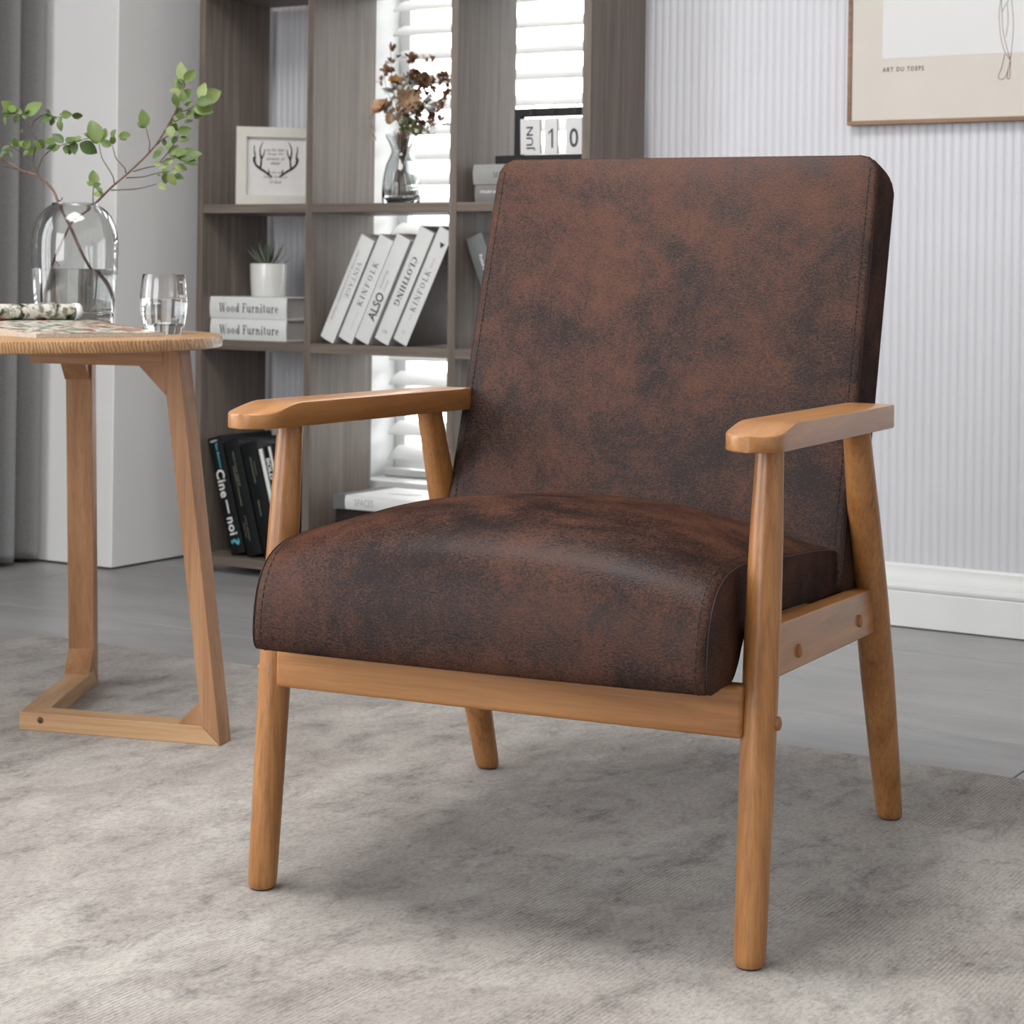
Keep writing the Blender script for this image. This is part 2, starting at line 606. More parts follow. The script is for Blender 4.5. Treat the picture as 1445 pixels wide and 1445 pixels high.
wall_with_hole('wall_left', LX, 'y', FY, WALL_Y, -1.0, 1.4, 0.4, 2.5, -0.15)
wall_with_hole('wall_front', FY, 'x', LX - 0.1, RX_ + 0.1, -3.0, -0.8, 0.4, 2.5, -0.15)
m = MB()
m.box((RX_, FY, -0.01), (RX_ + 0.1, WALL_Y, CZ))
struct(m.build('wall_right', plaster))
m = MB()
m.box((LX - 0.15, FY - 0.15, CZ), (RX_ + 0.15, WALL_Y + 0.22, CZ + 0.1))
struct(m.build('ceiling', ceiling_white))
m = MB()
m.box((-2.2, 0.8, CZ - 0.07), (-0.8, 2.2, CZ - 0.001))
lamp = m.build('ceiling_light', trim_white, bevel=0.01)
tag(lamp, 'square white flush ceiling lamp over the middle of the rug', 'lamp')


def frame_window(name, axis, fixed, h0, h1, z0, z1):
    mb = MB()
    w = 0.06
    n = 3
    parts = [(h0, h0 + w, z0, z1), (h1 - w, h1, z0, z1), (h0, h1, z0, z0 + w), (h0, h1, z1 - w, z1)]
    parts += [(h0 + (h1 - h0) * k / n - 0.02, h0 + (h1 - h0) * k / n + 0.02, z0, z1) for k in range(1, n)]
    for p0, p1, q0, q1 in parts:
        if axis == 'y':
            mb.box((fixed - 0.11, p0, q0), (fixed - 0.06, p1, q1))
        else:
            mb.box((p0, fixed - 0.11, q0), (p1, fixed - 0.06, q1))
    return struct(mb.build(name, trim_white))


frame_window('window_2', 'y', LX, -1.0, 1.4, 0.4, 2.5)
frame_window('window_3', 'x', FY, -3.0, -0.8, 0.4, 2.5)

# skirting board
bp = [(0, -0.004), (0.018, -0.003), (0.018, 0.066), (0.0165, 0.0685), (0.0195, 0.071), (0.021, 0.077), (0.0195, 0.083), (0.0165, 0.0855),
      (0.016, 0.092), (0.012, 0.101), (0.0085, 0.109), (0.0085, 0.118), (0.006, 0.1225), (0, 0.1225)]
m = MB()
m.rings([[(xx, WALL_Y - y, z) for y, z in bp] for xx in (-3.19, RX_)])
struct(m.build('baseboard_back', trim_white, smooth=28))

# window in the back wall: reveal, sill, frame and slatted blind
win = struct(empty('window_1', ((WX0 + WX1) / 2, WALL_Y + 0.15, WZ0)))
ox, oy, oz = win.location


def wpart(name, boxes, mat, bevel=0.0):
    mb = MB()
    for a, b in boxes:
        mb.box((a[0] - ox, a[1] - oy, a[2] - oz), (b[0] - ox, b[1] - oy, b[2] - oz))
    return mb.build(name, mat, win, bevel=bevel)


wpart('reveal', [((WX0 - 0.012, WALL_Y + 0.001, WZ0), (WX0 + 0.004, WALL_Y + 0.199, WZ1)), ((WX1 - 0.004, WALL_Y + 0.001, WZ0), (WX1 + 0.012, WALL_Y + 0.199, WZ1)),
                 ((WX0 + 0.004, WALL_Y + 0.001, WZ1 - 0.004), (WX1 - 0.004, WALL_Y + 0.199, WZ1 + 0.012))], trim_white)
wpart('sill', [((WX0 + 0.0005, WALL_Y - 0.012, WZ0 - 0.0195), (WX1 - 0.0005, WALL_Y + 0.1985, WZ0))], trim_white, 0.002)
FYW = WALL_Y + 0.155
wpart('sash', [((WX0 + 0.0045, FYW, WZ0 + 0.0005), (WX0 + 0.035, FYW + 0.03, WZ1 - 0.0045)), ((WX1 - 0.035, FYW, WZ0 + 0.0005), (WX1 - 0.0045, FYW + 0.03, WZ1 - 0.0045)),
               ((WX0 + 0.035, FYW, WZ0 + 0.0005), (WX1 - 0.035, FYW + 0.03, WZ0 + 0.035)), ((WX0 + 0.035, FYW, WZ1 - 0.035), (WX1 - 0.035, FYW + 0.03, WZ1 - 0.0045)),
               ((WX0 + 0.035, FYW, 1.50), (WX1 - 0.035, FYW + 0.03, 1.54))], trim_white, 0.002)
wpart('pane', [((WX0 + 0.035, FYW + 0.012, WZ0 + 0.035), (WX1 - 0.035, FYW + 0.016, 1.50)),
               ((WX0 + 0.035, FYW + 0.012, 1.54), (WX1 - 0.035, FYW + 0.016, WZ1 - 0.035))], clear_glass)
BX0, BX1, BY = WX0 + 0.030, WX1 - 0.01, WALL_Y + 0.115
m = MB()
slat_prof = []
for k in range(9):
    t = (k / 8 - 0.5)
    slat_prof.append((t * 0.060, 0.0045 * (1 - 4 * t * t)))
ringA = [(u, w + 0.0013) for u, w in slat_prof] + [(u, w - 0.0013) for u, w in reversed(slat_prof)]
hl = (BX1 - BX0) / 2
m.rings([[(sx * hl, u, w) for u, w in ringA] for sx in (-1, 1)])
slat_me = m.mesh('slat')
slat_me.materials.append(blind_mat)
slat_me.polygons.foreach_set('use_smooth', [True] * len(slat_me.polygons))
slat_me.set_sharp_from_angle(angle=R(40))
z = 0.262
while z < WZ1 - 0.06:
    o = link('slat', slat_me, win)
    o.location = ((BX0 + BX1) / 2 - ox, BY - oy, z - oz)
    o.rotation_euler = (R(30), 0, 0)
    z += 0.0605
wpart('bottom_rail', [((BX0 - 0.01, BY - 0.028, WZ0 + 0.001), (BX1, BY + 0.014, WZ0 + 0.019))], trim_white, 0.004)
wpart('head_rail', [((BX0 - 0.01, BY - 0.03, WZ1 - 0.05), (BX1, BY + 0.03, WZ1 - 0.005))], trim_white, 0.002)

# curtain at the left
m = MB()
N = 150
front = []
for i in range(N + 1):
    y = 3.428 - i / N * 1.9
    ph = (3.402 - y) / 0.078
    a = 0.046 + 0.006 * math.sin(ph * 1.3)
    cval = math.cos(2 * PI * ph)
    front.append((-3.446 + a * (abs(cval) ** 0.7) * (1 if cval > 0 else -1), y + 0.012 * math.sin(4 * PI * ph)))
rows = []
for z in (0.006, 0.03, 0.5, 1.1, 1.7, 2.3, 2.62):
    k = 1.0 + 0.03 * math.sin(z * 3.1)
    rows.append([(-3.446 + (px + 3.446) * k, py, z) for px, py in front])
n = len(front)
m.add([p for r in rows for p in r], [(i * n + j, i * n + j + 1, (i + 1) * n + j + 1, (i + 1) * n + j) for i in range(len(rows) - 1) for j in range(n - 1)])
cur = m.build('curtain', curtain_mat, smooth=80)
cur.modifiers.new('thickness', 'SOLIDIFY').thickness = 0.002
tag(cur, 'grey floor-length curtain hanging in deep folds beside the white pilaster', 'curtain')
m = MB()
m.tube([(0, 0, 0), (0, -2.0, 0)], 0.012, 12)
rod = m.build('curtain_rod', black_frame, smooth=40)
rod.location = (-3.446, 3.435, 2.635)
tag(rod, 'black rod carrying the grey curtain near the ceiling', 'curtain rod')

# rug
m = MB()
m.box((-2.72, 0.35, ZF + 0.0003), (0.45, 2.733, 0.0))
rug = m.build('rug', rug_mat, bevel=0.0015)
tag(rug, 'large mottled grey ribbed rug under the armchair and side table', 'rug')

# ------------------------------------------------------------------ writing
FONT_CACHE = {}


def text_mesh(s, w, h, offset=0.0, shear=0.0, space=1.0):
    cu = bpy.data.curves.new('lettering', 'FONT')
    cu.body = s
    cu.size = 1
    cu.offset = offset
    cu.shear = shear
    cu.space_character = space
    cu.resolution_u = 3
    o = bpy.data.objects.new('lettering', cu)
    COL.objects.link(o)
    me = bpy.data.meshes.new_from_object(o.evaluated_get(bpy.context.evaluated_depsgraph_get()))
    bpy.data.objects.remove(o)
    bpy.data.curves.remove(cu)
    xs = [v.co.x for v in me.vertices]
    ys = [v.co.y for v in me.vertices]
    x0, x1, y0, y1 = min(xs), max(xs), min(ys), max(ys)
    sx, sy = w / (x1 - x0), h / (y1 - y0)
    for v in me.vertices:
        v.co = ((v.co.x - (x0 + x1) / 2) * sx, (v.co.y - (y0 + y1) / 2) * sy, 0)
    return me


# a small serif alphabet drawn as strokes: l = line, e = elliptical arc (thick at its sides)
TK, TN = 0.15, 0.045
G = {}


def sf(x, y, w=0.3):
    return ('l', x - w / 2, y, x + w / 2, y, TN)


G['I'] = (0.36, [('l', .18, 0, .18, 1, TK), sf(.18, .02), sf(.18, .98)])
G['L'] = (0.66, [('l', .18, 0, .18, 1, TK), sf(.18, .98), ('l', .05, .02, .6, .02, TN), ('l', .6, 0, .6, .28, .07)])
G['K'] = (0.86, [('l', .18, 0, .18, 1, TK), sf(.18, .02), sf(.18, .98), ('l', .22, .40, .68, .98, TN), ('l', .36, .56, .70, .02, TK), sf(.68, .98, .24), sf(.74, .02, .26)])
G['N'] = (0.92, [('l', .18, 0, .18, 1, TN), ('l', .16, .98, .74, .03, TK), ('l', .74, 0, .74, 1, TN), sf(.17, .02), sf(.12, .98, .2), sf(.74, .98)])
G['F'] = (0.68, [('l', .18, 0, .18, 1, TK), sf(.18, .02), ('l', .05, .98, .6, .98, TN), ('l', .6, .72, .6, 1, .07), ('l', .18, .52, .46, .52, TN), ('l', .46, .4, .46, .64, .06)])
G['E'] = (0.70, G['F'][1] + [('l', .05, .02, .62, .02, TN), ('l', .62, 0, .62, .28, .07)])
G['O'] = (0.92, [('e', .45, .5, .37, .48, 0, 360)])
G['C'] = (0.84, [('e', .46, .5, .37, .48, 45, 315), ('l', .74, .68, .74, .98, .06)])
G['G'] = (0.90, [('e', .46, .5, .37, .48, 45, 315), ('l', .74, .68, .74, .98, .06), ('l', .74, .04, .74, .42, TK), sf(.74, .42)])
G['T'] = (0.76, [('l', .37, 0, .37, 1, TK), sf(.37, .02), ('l', .04, .98, .70, .98, TN), ('l', .06, .74, .06, 1, .06), ('l', .68, .74, .68, 1, .06)])
G['H'] = (0.94, [('l', .18, 0, .18, 1, TK), ('l', .74, 0, .74, 1, TK), sf(.18, .02), sf(.18, .98), sf(.74, .02), sf(.74, .98), ('l', .18, .52, .74, .52, TN)])
G['V'] = (0.86, [('l', .14, .98, .42, 0, TK), ('l', .42, 0, .70, .98, TN), sf(.14, .98), sf(.70, .98, .24)])
G['A'] = (0.86, [('l', .14, 0, .42, .98, TN), ('l', .42, .98, .72, 0, TK), sf(.14, .02, .24), sf(.72, .02), ('l', .24, .34, .62, .34, TN)])
G['M'] = (1.06, [('l', .18, 0, .18, 1, TN), ('l', .18, .98, .52, .04, TK), ('l', .52, .04, .86, .98, TN), ('l', .86, 0, .86, 1, TK), sf(.18, .02, .24), sf(.86, .02), sf(.12, .98, .2), sf(.9, .98, .2)])
G['W'] = (1.16, [('l', .12, .98, .36, 0, TK), ('l', .36, 0, .58, .9, TN), ('l', .56, .98, .80, 0, TK), ('l', .80, 0, 1.02, .98, TN), sf(.14, .98), sf(.58, .98, .26), sf(1.02, .98, .22)])
G['o'] = (0.66, [('e', .32, .32, .26, .31, 0, 360)])
G['d'] = (0.72, [('e', .30, .32, .24, .31, 0, 360), ('l', .54, 0, .54, 1, TK), ('l', .42, .98, .54, .98, TN), ('l', .54, .02, .66, .02, TN)])
G['u'] = (0.74, [('l', .18, .12, .18, .64, TK), ('l', .06, .62, .18, .62, TN), ('e', .36, .18, .18, .16, 180, 330), ('l', .56, 0, .56, .64, TK), ('l', .44, .62, .56, .62, TN), ('l', .56, .02, .68, .02, TN)])
G['r'] = (0.56, [('l', .18, 0, .18, .64, TK), sf(.18, .02), ('l', .06, .62, .18, .62, TN), ('e', .36, .42, .18, .2, 60, 180), ('l', .42, .5, .50, .60, .1)])
G['n'] = (0.76, [('l', .18, 0, .18, .64, TK), sf(.18, .02), ('l', .06, .62, .18, .62, TN), ('e', .38, .42, .18, .2, 0, 180), ('l', .56, 0, .56, .44, TK), sf(.56, .02)])
G['i'] = (0.38, [('l', .18, 0, .18, .64, TK), sf(.18, .02), ('l', .06, .62, .18, .62, TN), ('l', .18, .80, .18, .95, TK)])
G['t'] = (0.46, [('l', .2, .12, .2, .86, TK), ('l', .06, .62, .40, .62, TN), ('e', .32, .14, .12, .12, 180, 330)])
G['e'] = (0.62, [('e', .31, .32, .25, .31, 0, 320), ('l', .08, .34, .54, .34, TN)])
G['X'] = (0.86, [('l', .12, .98, .68, .02, TK), ('l', .12, .02, .68, .98, TN), sf(.14, .98), sf(.68, .98, .24), sf(.12, .02, .24), sf(.68, .02)])
G['R'] = (0.86, [('l', .18, 0, .18, 1, TK), sf(.18, .02), ('l', .05, .98, .4, .98, TN), ('e', .38, .75, .24, .23, -90, 90), ('l', .18, .52, .4, .52, TN), ('l', .40, .52, .72, .02, TK)])


def serif_mesh(s, w, h, space=0.06, bold=1.0):
    mb = MB()
    x = 0.0
    for ch in s:
        if ch == ' ':
            x += 0.42
            continue
        gw, strokes = G[ch]
        for st in strokes:
            if st[0] == 'l':
                _, a, b, c, d, t = st
                v = Vector((c - a, d - b))
                if v.length < 1e-6:
                    continue
                nn = Vector((-v.y, v.x)).normalized() * t * bold / 2
                mb.add([(x + a + nn.x, b + nn.y, 0), (x + a - nn.x, b - nn.y, 0), (x + c - nn.x, d - nn.y, 0), (x + c + nn.x, d + nn.y, 0)], [(0, 1, 2, 3)])
            else:
                _, cx, cy, rx, ry, a0, a1 = st
                nseg = max(6, int(abs(a1 - a0) / 18))
                vs = []
                for k in range(nseg + 1):
                    a = R(a0 + (a1 - a0) * k / nseg)
                    t = (TN + (TK - TN) * math.cos(a) ** 2) * bold / 2
                    vs.append((x + cx + (rx + t - TK / 2) * math.cos(a), cy + (ry + t - TN / 2) * math.sin(a), 0))
                    vs.append((x + cx + (rx - t - TK / 2) * math.cos(a), cy + (ry - t - TN / 2) * math.sin(a), 0))
                mb.add(vs, [(2 * k, 2 * k + 1, 2 * k + 3, 2 * k + 2) for k in range(nseg)])
        x += gw + space
    xs = [p[0] for p in mb.v]
    x0, x1 = min(xs), max(xs)
    hh = 1.0
    mb.v = [((p[0] - (x0 + x1) / 2) * w / (x1 - x0), (p[1] - hh / 2) * h, 0) for p in mb.v]
    return mb.mesh('lettering')


def put_text(me, mat, parent, M, name='lettering'):
    me.materials.clear()
    me.materials.append(mat)
    o = link(name, me, parent)
    o.matrix_local = M
    return o


# ------------------------------------------------------------------ bookcase
SX = [(-3.046, -3.029), (-2.727, -2.709), (-2.338, -2.319), (-2.010, -1.990)]
SY0, SY1 = 3.55, 3.792
LEV = [(0.013, 0.034), (0.516, 0.537), (0.834, 0.854), (1.345, 1.365), (1.70, 1.72)]
case = tag(empty('bookcase', (-2.518, 3.67, ZF)), 'open-backed grey-brown wooden bookcase of three bays before the window', 'bookcase')
cx_, cy_, cz_ = case.location
for i, (a, b) in enumerate(SX):
    m = MB()
    m.box((a - cx_, SY0 - cy_, (0.013 if i in (0, 3) else 0.034) - cz_), (b - cx_, SY1 - cy_, 1.72 - cz_))
    m.build('side_panel' if i in (0, 3) else 'divider', shelf_z, case, bevel=0.0008)
for z0, z1 in LEV:
    for k in range(3):
        m = MB()
        m.box((SX[k][1] - cx_, SY0 + 0.001 - cy_, z0 - cz_), (SX[k + 1][0] - cx_, SY1 - cy_, z1 - cz_))
        m.build('shelf_board', shelf_x, case, bevel=0.0008)
for fx in (-3.03, -2.72, -2.33, -2.0):
    for fy in (3.58, 3.76):
        m = MB()
        m.lathe([(0.008, 0), (0.009, 0.003), (0.009, 0.019)], 12, T(fx - cx_, fy - cy_, 0))
        m.build('foot', black_frame, case, smooth=40)


# ------------------------------------------------------------------ books
def book(label, loc, t, h, d, cover, pages, rot=Matrix(), group=None, inset=0.004, board=0.0025, spine_mat=None):
    """local frame: spine faces -y, thickness along x from 0 to t, height along z from 0 to h, depth along +y"""
    r = empty('book')
    r.matrix_world = T(*loc) @ rot
    tag(r, label, 'book', group)
    mb = MB()
    mb.box((0, 0.0, 0), (board, d, h))
    mb.box((t - board, 0.0, 0), (t, d, h))
    n = 7
    sp = []
    for k in range(n):
        a = k / (n - 1)
        sp.append((a * t, -0.003 * math.sin(PI * a)))
    mb.prism(sp + [(t, 0.003), (0, 0.003)], 0, h)
    mb.build('cover', cover, r, bevel=0.0006, segs=1)
    mb = MB()
    mb.box((board, 0.003, inset), (t - board, d - inset, h - inset))
    mb.build('pages', pages, r)
    return r


def on_spine(u, v, ang, dy=-0.0036):
    """matrix that lays flat lettering on the spine: centre (u, v), reading direction rotated by ang"""
    return T(u, dy, v) @ RX(90) @ RZ(ang)


BOOKS_W = 'white books leaning in the middle bay'
Yb = 3.575
lean = 25.6
wb = []
white_specs = [(-2.699, 0.555, 0.0400, 0.257, 'white leaning book with faint vintage lettering, leftmost of the five'),
               (-2.648, 0.554, 0.0405, 0.257, 'white leaning book with spaced grey serif capitals, second of the five'),
               (-2.602, 0.552, 0.0395, 0.259, 'white leaning book with large dark slanted ALSO on its spine'),
               (-2.548, 0.554, 0.0400, 0.277, 'tall white leaning book with dark CLOTHING down its spine'),
               (-2.497, 0.554, 0.0385, 0.277, 'tall white leaning book with a black triangle, resting on the divider')]
for x, z, t, h, lab in white_specs:
    zz = 0.5375 + t * math.sin(R(lean))
    b = book(lab, (x, Yb, zz), t, h, 0.19, paper_white, paper_page, RY(lean), BOOKS_W)
    wb.append(b)
put_text(serif_mesh('VINTAGE', 0.088, 0.0115, 0.10), ink_grey, wb[0], on_spine(0.0275, 0.155, -90))
put_text(text_mesh('VENTOR CALLIGRAPHIC FRAME', 0.175, 0.0065), ink_pale, wb[0], on_spine(0.0125, 0.135, -90))
put_text(serif_mesh('KINFOLK', 0.108, 0.0140, 0.28, 1.1), ink_mid, wb[1], on_spine(0.022, 0.143, 90))
put_text(text_mesh('volume twenty', 0.046, 0.004), ink_pale, wb[1], on_spine(0.026, 0.052, 90))
put_text(text_mesh('ALSO', 0.066, 0.021, offset=0.012, shear=0.0), ink, wb[2], on_spine(0.0225, 0.088, 90))
put_text(text_mesh('Getting', 0.044, 0.0095), ink_pale, wb[2], on_spine(0.0155, 0.152, 90))
put_text(text_mesh('selected', 0.026, 0.005), ink_pale, wb[2], on_spine(0.026, 0.142, 90))
put_text(serif_mesh('CLOTHING', 0.118, 0.0145, 0.10, 1.25), ink_navy, wb[3], on_spine(0.0215, 0.150, -90))
put_text(text_mesh('HB', 0.013, 0.007), ink_pale, wb[3], on_spine(0.021, 0.026, 0))
put_text(serif_mesh('KINFOLK', 0.100, 0.0140, 0.24, 1.1), ink_mid, wb[4], on_spine(0.0195, 0.128, 90))
put_text(text_mesh('THE', 0.017, 0.004), ink_pale, wb[4], on_spine(0.0225, 0.064, 90))
put_text(text_mesh('TRAVEL', 0.028, 0.0045), ink_pale, wb[4], on_spine(0.0215, 0.196, 90))
put_text(text_mesh('TC', 0.013, 0.007), ink_pale, wb[4], on_spine(0.02, 0.026, 0))
m = MB()
m.box((0.0383, 0.0005, 0.0005), (0.0391, 0.1895, 0.2765))
sb_ = m.build('outer_board', plain('dark_grey_brown_board', (0.085, 0.076, 0.072), 0.5, vary=0.1, scale=160), wb[4])
sb_['label'] = 'dark grey-brown outer board'
m = MB()
m.add([(-0.007, -0.0055, 0), (0.007, -0.0055, 0), (0, 0.0065, 0)], [(0, 1, 2)])
o = m.build('triangle_mark', ink, wb[4])
o.matrix_local = on_spine(0.0265, 0.243, -62)

BOOKS_B = 'black books leaning in the bottom left bay'
leanb = -16.3
black_specs = [(-2.948, 0.040, 0.279, cover_black, 'black leaning book with large white Cine noi lettering and cyan question mark'),
               (-2.901, 0.0435, 0.272, cover_black, 'black leaning book with thin olive lettering, next to the Cine book'),
               (-2.851, 0.0445, 0.270, cover_black, 'black leaning book with olive title, third from the side panel'),
               (-2.8005, 0.0105, 0.262, paper_white, 'slim white book leaning between two black ones in the bottom bay'),
               (-2.786, 0.030, 0.268, cover_black, 'black leaning book with white capitals and white band, behind the chair leg')]
bb = []
for x, t, h, cov, lab in black_specs:
    bb.append(book(lab, (x, Yb, 0.0345), t, h, 0.19, cov, paper_page, RY(leanb), BOOKS_B))
put_text(text_mesh('Cine', 0.066, 0.0245, offset=0.022, space=1.08), ink_white, bb[0], on_spine(0.0185, 0.168, -90))
put_text(text_mesh('noi', 0.042, 0.0225, offset=0.022, space=1.08), ink_white, bb[0], on_spine(0.021, 0.066, -90))
put_text(text_mesh('?', 0.017, 0.0245, offset=0.015), ink_cyan, bb[0], on_spine(0.0215, 0.028, -90))
put_text(text_mesh('San Benigno', 0.060, 0.0090, offset=0.02), ink_cyan, bb[0], on_spine(0.0235, 0.233, -90))
m = MB()
m.box((-0.016, -0.0022, -0.0001), (0.016, 0.0022, 0.0001))
o = m.build('dash_mark', ink_white, bb[0])
o.matrix_local = on_spine(0.020, 0.112, -90)
put_text(text_mesh('edizioni', 0.021, 0.0055, offset=0.02), ink_white, bb[0], on_spine(0.019, 0.270, 0))
put_text(text_mesh('SAGGI SULLA VISIONE', 0.082, 0.0045), ink_olive, bb[1], on_spine(0.0235, 0.205, -90))
put_text(text_mesh('CINEMA E MEMORIA', 0.094, 0.0045), ink_olive, bb[1], on_spine(0.0165, 0.165, -90))
put_text(text_mesh('prima raccolta', 0.058, 0.0050), ink_olive, bb[1], on_spine(0.0195, 0.065, -90))
put_text(text_mesh('nuova serie', 0.034, 0.0035), ink_olive, bb[1], on_spine(0.0120, 0.062, -90))
put_text(text_mesh('Arte contemporanea', 0.060, 0.0070), ink_olive, bb[2], on_spine(0.0225, 0.205, -90))
put_text(text_mesh('immagini e forme', 0.034, 0.0045), ink_olive, bb[2], on_spine(0.0310, 0.208, -90))
put_text(text_mesh('Biblioteca', 0.036, 0.0050), ink_olive, bb[2], on_spine(0.0200, 0.116, -90))
put_text(text_mesh('BOLD', 0.050, 0.0105, offset=0.04), ink_white, bb[4], on_spine(0.0100, 0.215, -90))
m = MB()
m.box((-0.0035, -0.05, -0.0001), (0.0035, 0.05, 0.0001))
o = m.build('white_band', ink_white, bb[4])
o.matrix_local = on_spine(0.0215, 0.215, 0)

# two books lying flat with their spines forward, under the potted plant
lay = T(0, 0, 0) @ RZ(0) @ RY(90)      # thickness up, height along +x ... handled below


def lying_book(label, x0, y0, z0, length, t, d, cover, pages, group=None, inset=0.004, rz=0.0):
    """lies on its cover: length along x, thickness along z, spine facing -y"""
    Mx = Matrix(((0, 0, 1, 0), (0, 1, 0, 0), (-1, 0, 0, t), (0, 0, 0, 1)))   # local x -> -z, z -> +x
    return book(label, (x0, y0, z0), t, length, d, cover, pages, RZ(rz) @ Mx, group, inset)


def on_lying(u, v, t, dy=-0.0036):
    # local frame of a lying book: height axis (z) is world x, thickness (x) is world -z
    return Matrix(((0, -1, 0, t - v), (0, 0, -1, dy), (1, 0, 0, u), (0, 0, 0, 1)))


GWF = 'white furniture books under the potted plant'
for k, (lab, z0, th) in enumerate((('lower white book lettered Wood Furniture, lying on the shelf board', 0.5375, 0.0500),
                                    ('upper white book lettered Wood Furniture, lying under the white pot', 0.5880, 0.0510))):
    b = lying_book(lab, -3.026 - 0.002 * k, 3.58, z0, 0.226 + 0.002 * k, th, 0.185, paper_white, paper_page, GWF)
    put_text(serif_mesh('Wood Furniture', 0.176, 0.0215, 0.05, 0.95), ink, b, on_lying(0.1175, th * 0.50, th))

b = lying_book('slate grey book with white lettering, lying at the bottom of the grey pair', -2.293, 3.585, 0.8545, 0.25, 0.038, 0.18, cover_grey, paper_page, 'grey books under the calendar')
put_text(text_mesh('COURT HOUSE', 0.062, 0.0055, offset=0.03), ink_white, b, on_lying(0.0455, 0.0225, 0.038))
b = lying_book('pale grey book lettered MAX, lying right under the black calendar', -2.297, 3.583, 0.8930, 0.255, 0.0435, 0.185, cover_mid, paper_page, 'grey books under the calendar')
put_text(serif_mesh('MAX', 0.036, 0.0130, 0.10, 1.5), ink_mid, b, on_lying(0.070, 0.021, 0.0435))

b = book('grey-green book leaning on the divider behind the armchair back', (-2.2215, 3.583, 0.5375), 0.0445, 0.254, 0.18, cover_slate, paper_page, RY(-21.6))
put_text(text_mesh('Futurament', 0.062, 0.0085, offset=0.015), ink_white, b, on_spine(0.026, 0.178, -90))

# books lying in the bottom of the middle bay
b1 = lying_book('dark brown book lying on the bottom board of the middle bay', -2.655, 3.58, 0.0345, 0.24, 0.066, 0.185, cover_brown, paper_page, 'books stacked in the bottom of the middle bay')
b2 = lying_book('dark brown book lying in the middle of the low stack', -2.652, 3.58, 0.1008, 0.235, 0.066, 0.185, cover_brown, paper_page, 'books stacked in the bottom of the middle bay')
b3 = lying_book('white book with a grey spine band lying on top of the low stack', -2.652, 3.572, 0.1675, 0.25, 0.031, 0.195, paper_white, paper_page, 'books stacked in the bottom of the middle bay')
m = MB()
m.box((-0.0006, -0.0045, -0.0006), (0.0316, 0.1955, 0.032))
m.build('spine_band', cover_slate, b3, bevel=0.001)
put_text(text_mesh('SPACES', 0.052, 0.016, offset=0.0), ink_pale, b3, on_lying(0.085, 0.0165, 0.031))
m = MB()
bird = [(0, 0), (0.018, 0.014), (0.035, 0.010), (0.048, 0.018), (0.080, 0.022), (0.060, 0.006), (0.040, 0.002), (0.022, 0.006)]
m.prism(bird, -0.0003, 0.0003)
o = m.build('bird_print', ink_grey, b3)
o.matrix_local = Matrix(((0, 0, -1, -0.0004), (0, 1, 0, 0.075), (1, 0, 0, 0.095), (0, 0, 0, 1)))

# ------------------------------------------------------------------ antler picture in the top left bay
af = tag(empty('picture_frame', (-2.948, 3.572, 0.8545), R(45.0)), 'small cream box frame with an antler print on the left bay shelf', 'picture frame')
FW, FH, FB, FD = 0.186, 0.183, 0.0235, 0.022
for quad in (((0, 0), (FW, 0), (FW - FB, FB), (FB, FB)), ((FW, 0), (FW, FH), (FW - FB, FH - FB), (FW - FB, FB)),
             ((FW, FH), (0, FH), (FB, FH - FB), (FW - FB, FH - FB)), ((0, FH), (0, 0), (FB, FB), (FB, FH - FB))):
    m = MB()
    m.prism(quad, -FD, 0, RX(90))
    m.build('frame_bar', cream_frame, af)
m = MB()
m.box((FB - 0.003, 0.010, FB - 0.003), (FW - FB + 0.003, 0.0125, FH - FB + 0.003))
m.build('print', card_white, af)
# antlers: tapered strokes on the print
m = MB()


def antler(mirror):
    def P(x, y):
        # art coordinates from the left inner edge (0..1), up (0..1)
        xx = x if not mirror else 1 - x
        return (FB + xx * (FW - 2 * FB), 0.0097, FB + y * (FH - 2 * FB))
    for pts, rr in (([(.44, .32), (.38, .36), (.30, .42), (.22, .47), (.16, .53), (.125, .61), (.13, .66)], [.0022, .0026, .0028, .0028, .0025, .0018, .0012]),
                    ([(.16, .52), (.145, .60), (.15, .68), (.135, .77), (.135, .86)], [.0024, .0022, .0018, .0012, .0004]),
                    ([(.24, .46), (.25, .54), (.255, .62), (.235, .72), (.235, .80), (.26, .88), (.29, .925)], [.0024, .0022, .0022, .0018, .0014, .0009, .0004]),
                    ([(.255, .62), (.285, .68), (.305, .74), (.315, .80)], [.002, .0016, .0011, .0004]),
                    ([(.385, .36), (.385, .42), (.375, .45)], [.0024, .0012, .0004])):
        m.tube(smoothpath([P(*q) for q in pts], 3), [rr[min(int(i / 3), len(rr) - 1)] for i in range((len(pts) - 1) * 3 + 1)], 6)


antler(False)
antler(True)
m.v = [(x, 0.0096 + (y - 0.0097) * 0.05, z) for x, y, z in m.v]
m.build('antler_print', plain('antler_ink', (0.02, 0.012, 0.014), 0.6), af)
for i, (s, w, zc) in enumerate((('as the deer', .038, .79), ('longs for', .035, .715), ('streams of', .039, .635), ('water', .020, .555),
                                ('so my soul', .042, .395), ('longs for you', .050, .315), ('O God', .025, .235))):
    put_text(text_mesh(s, w * 1.12, 0.0078, shear=0.35, offset=0.004), ink_mid, af, T(FB + 0.5 * (FW - 2 * FB), 0.0094, FB + zc * (FH - 2 * FB)) @ RX(90))

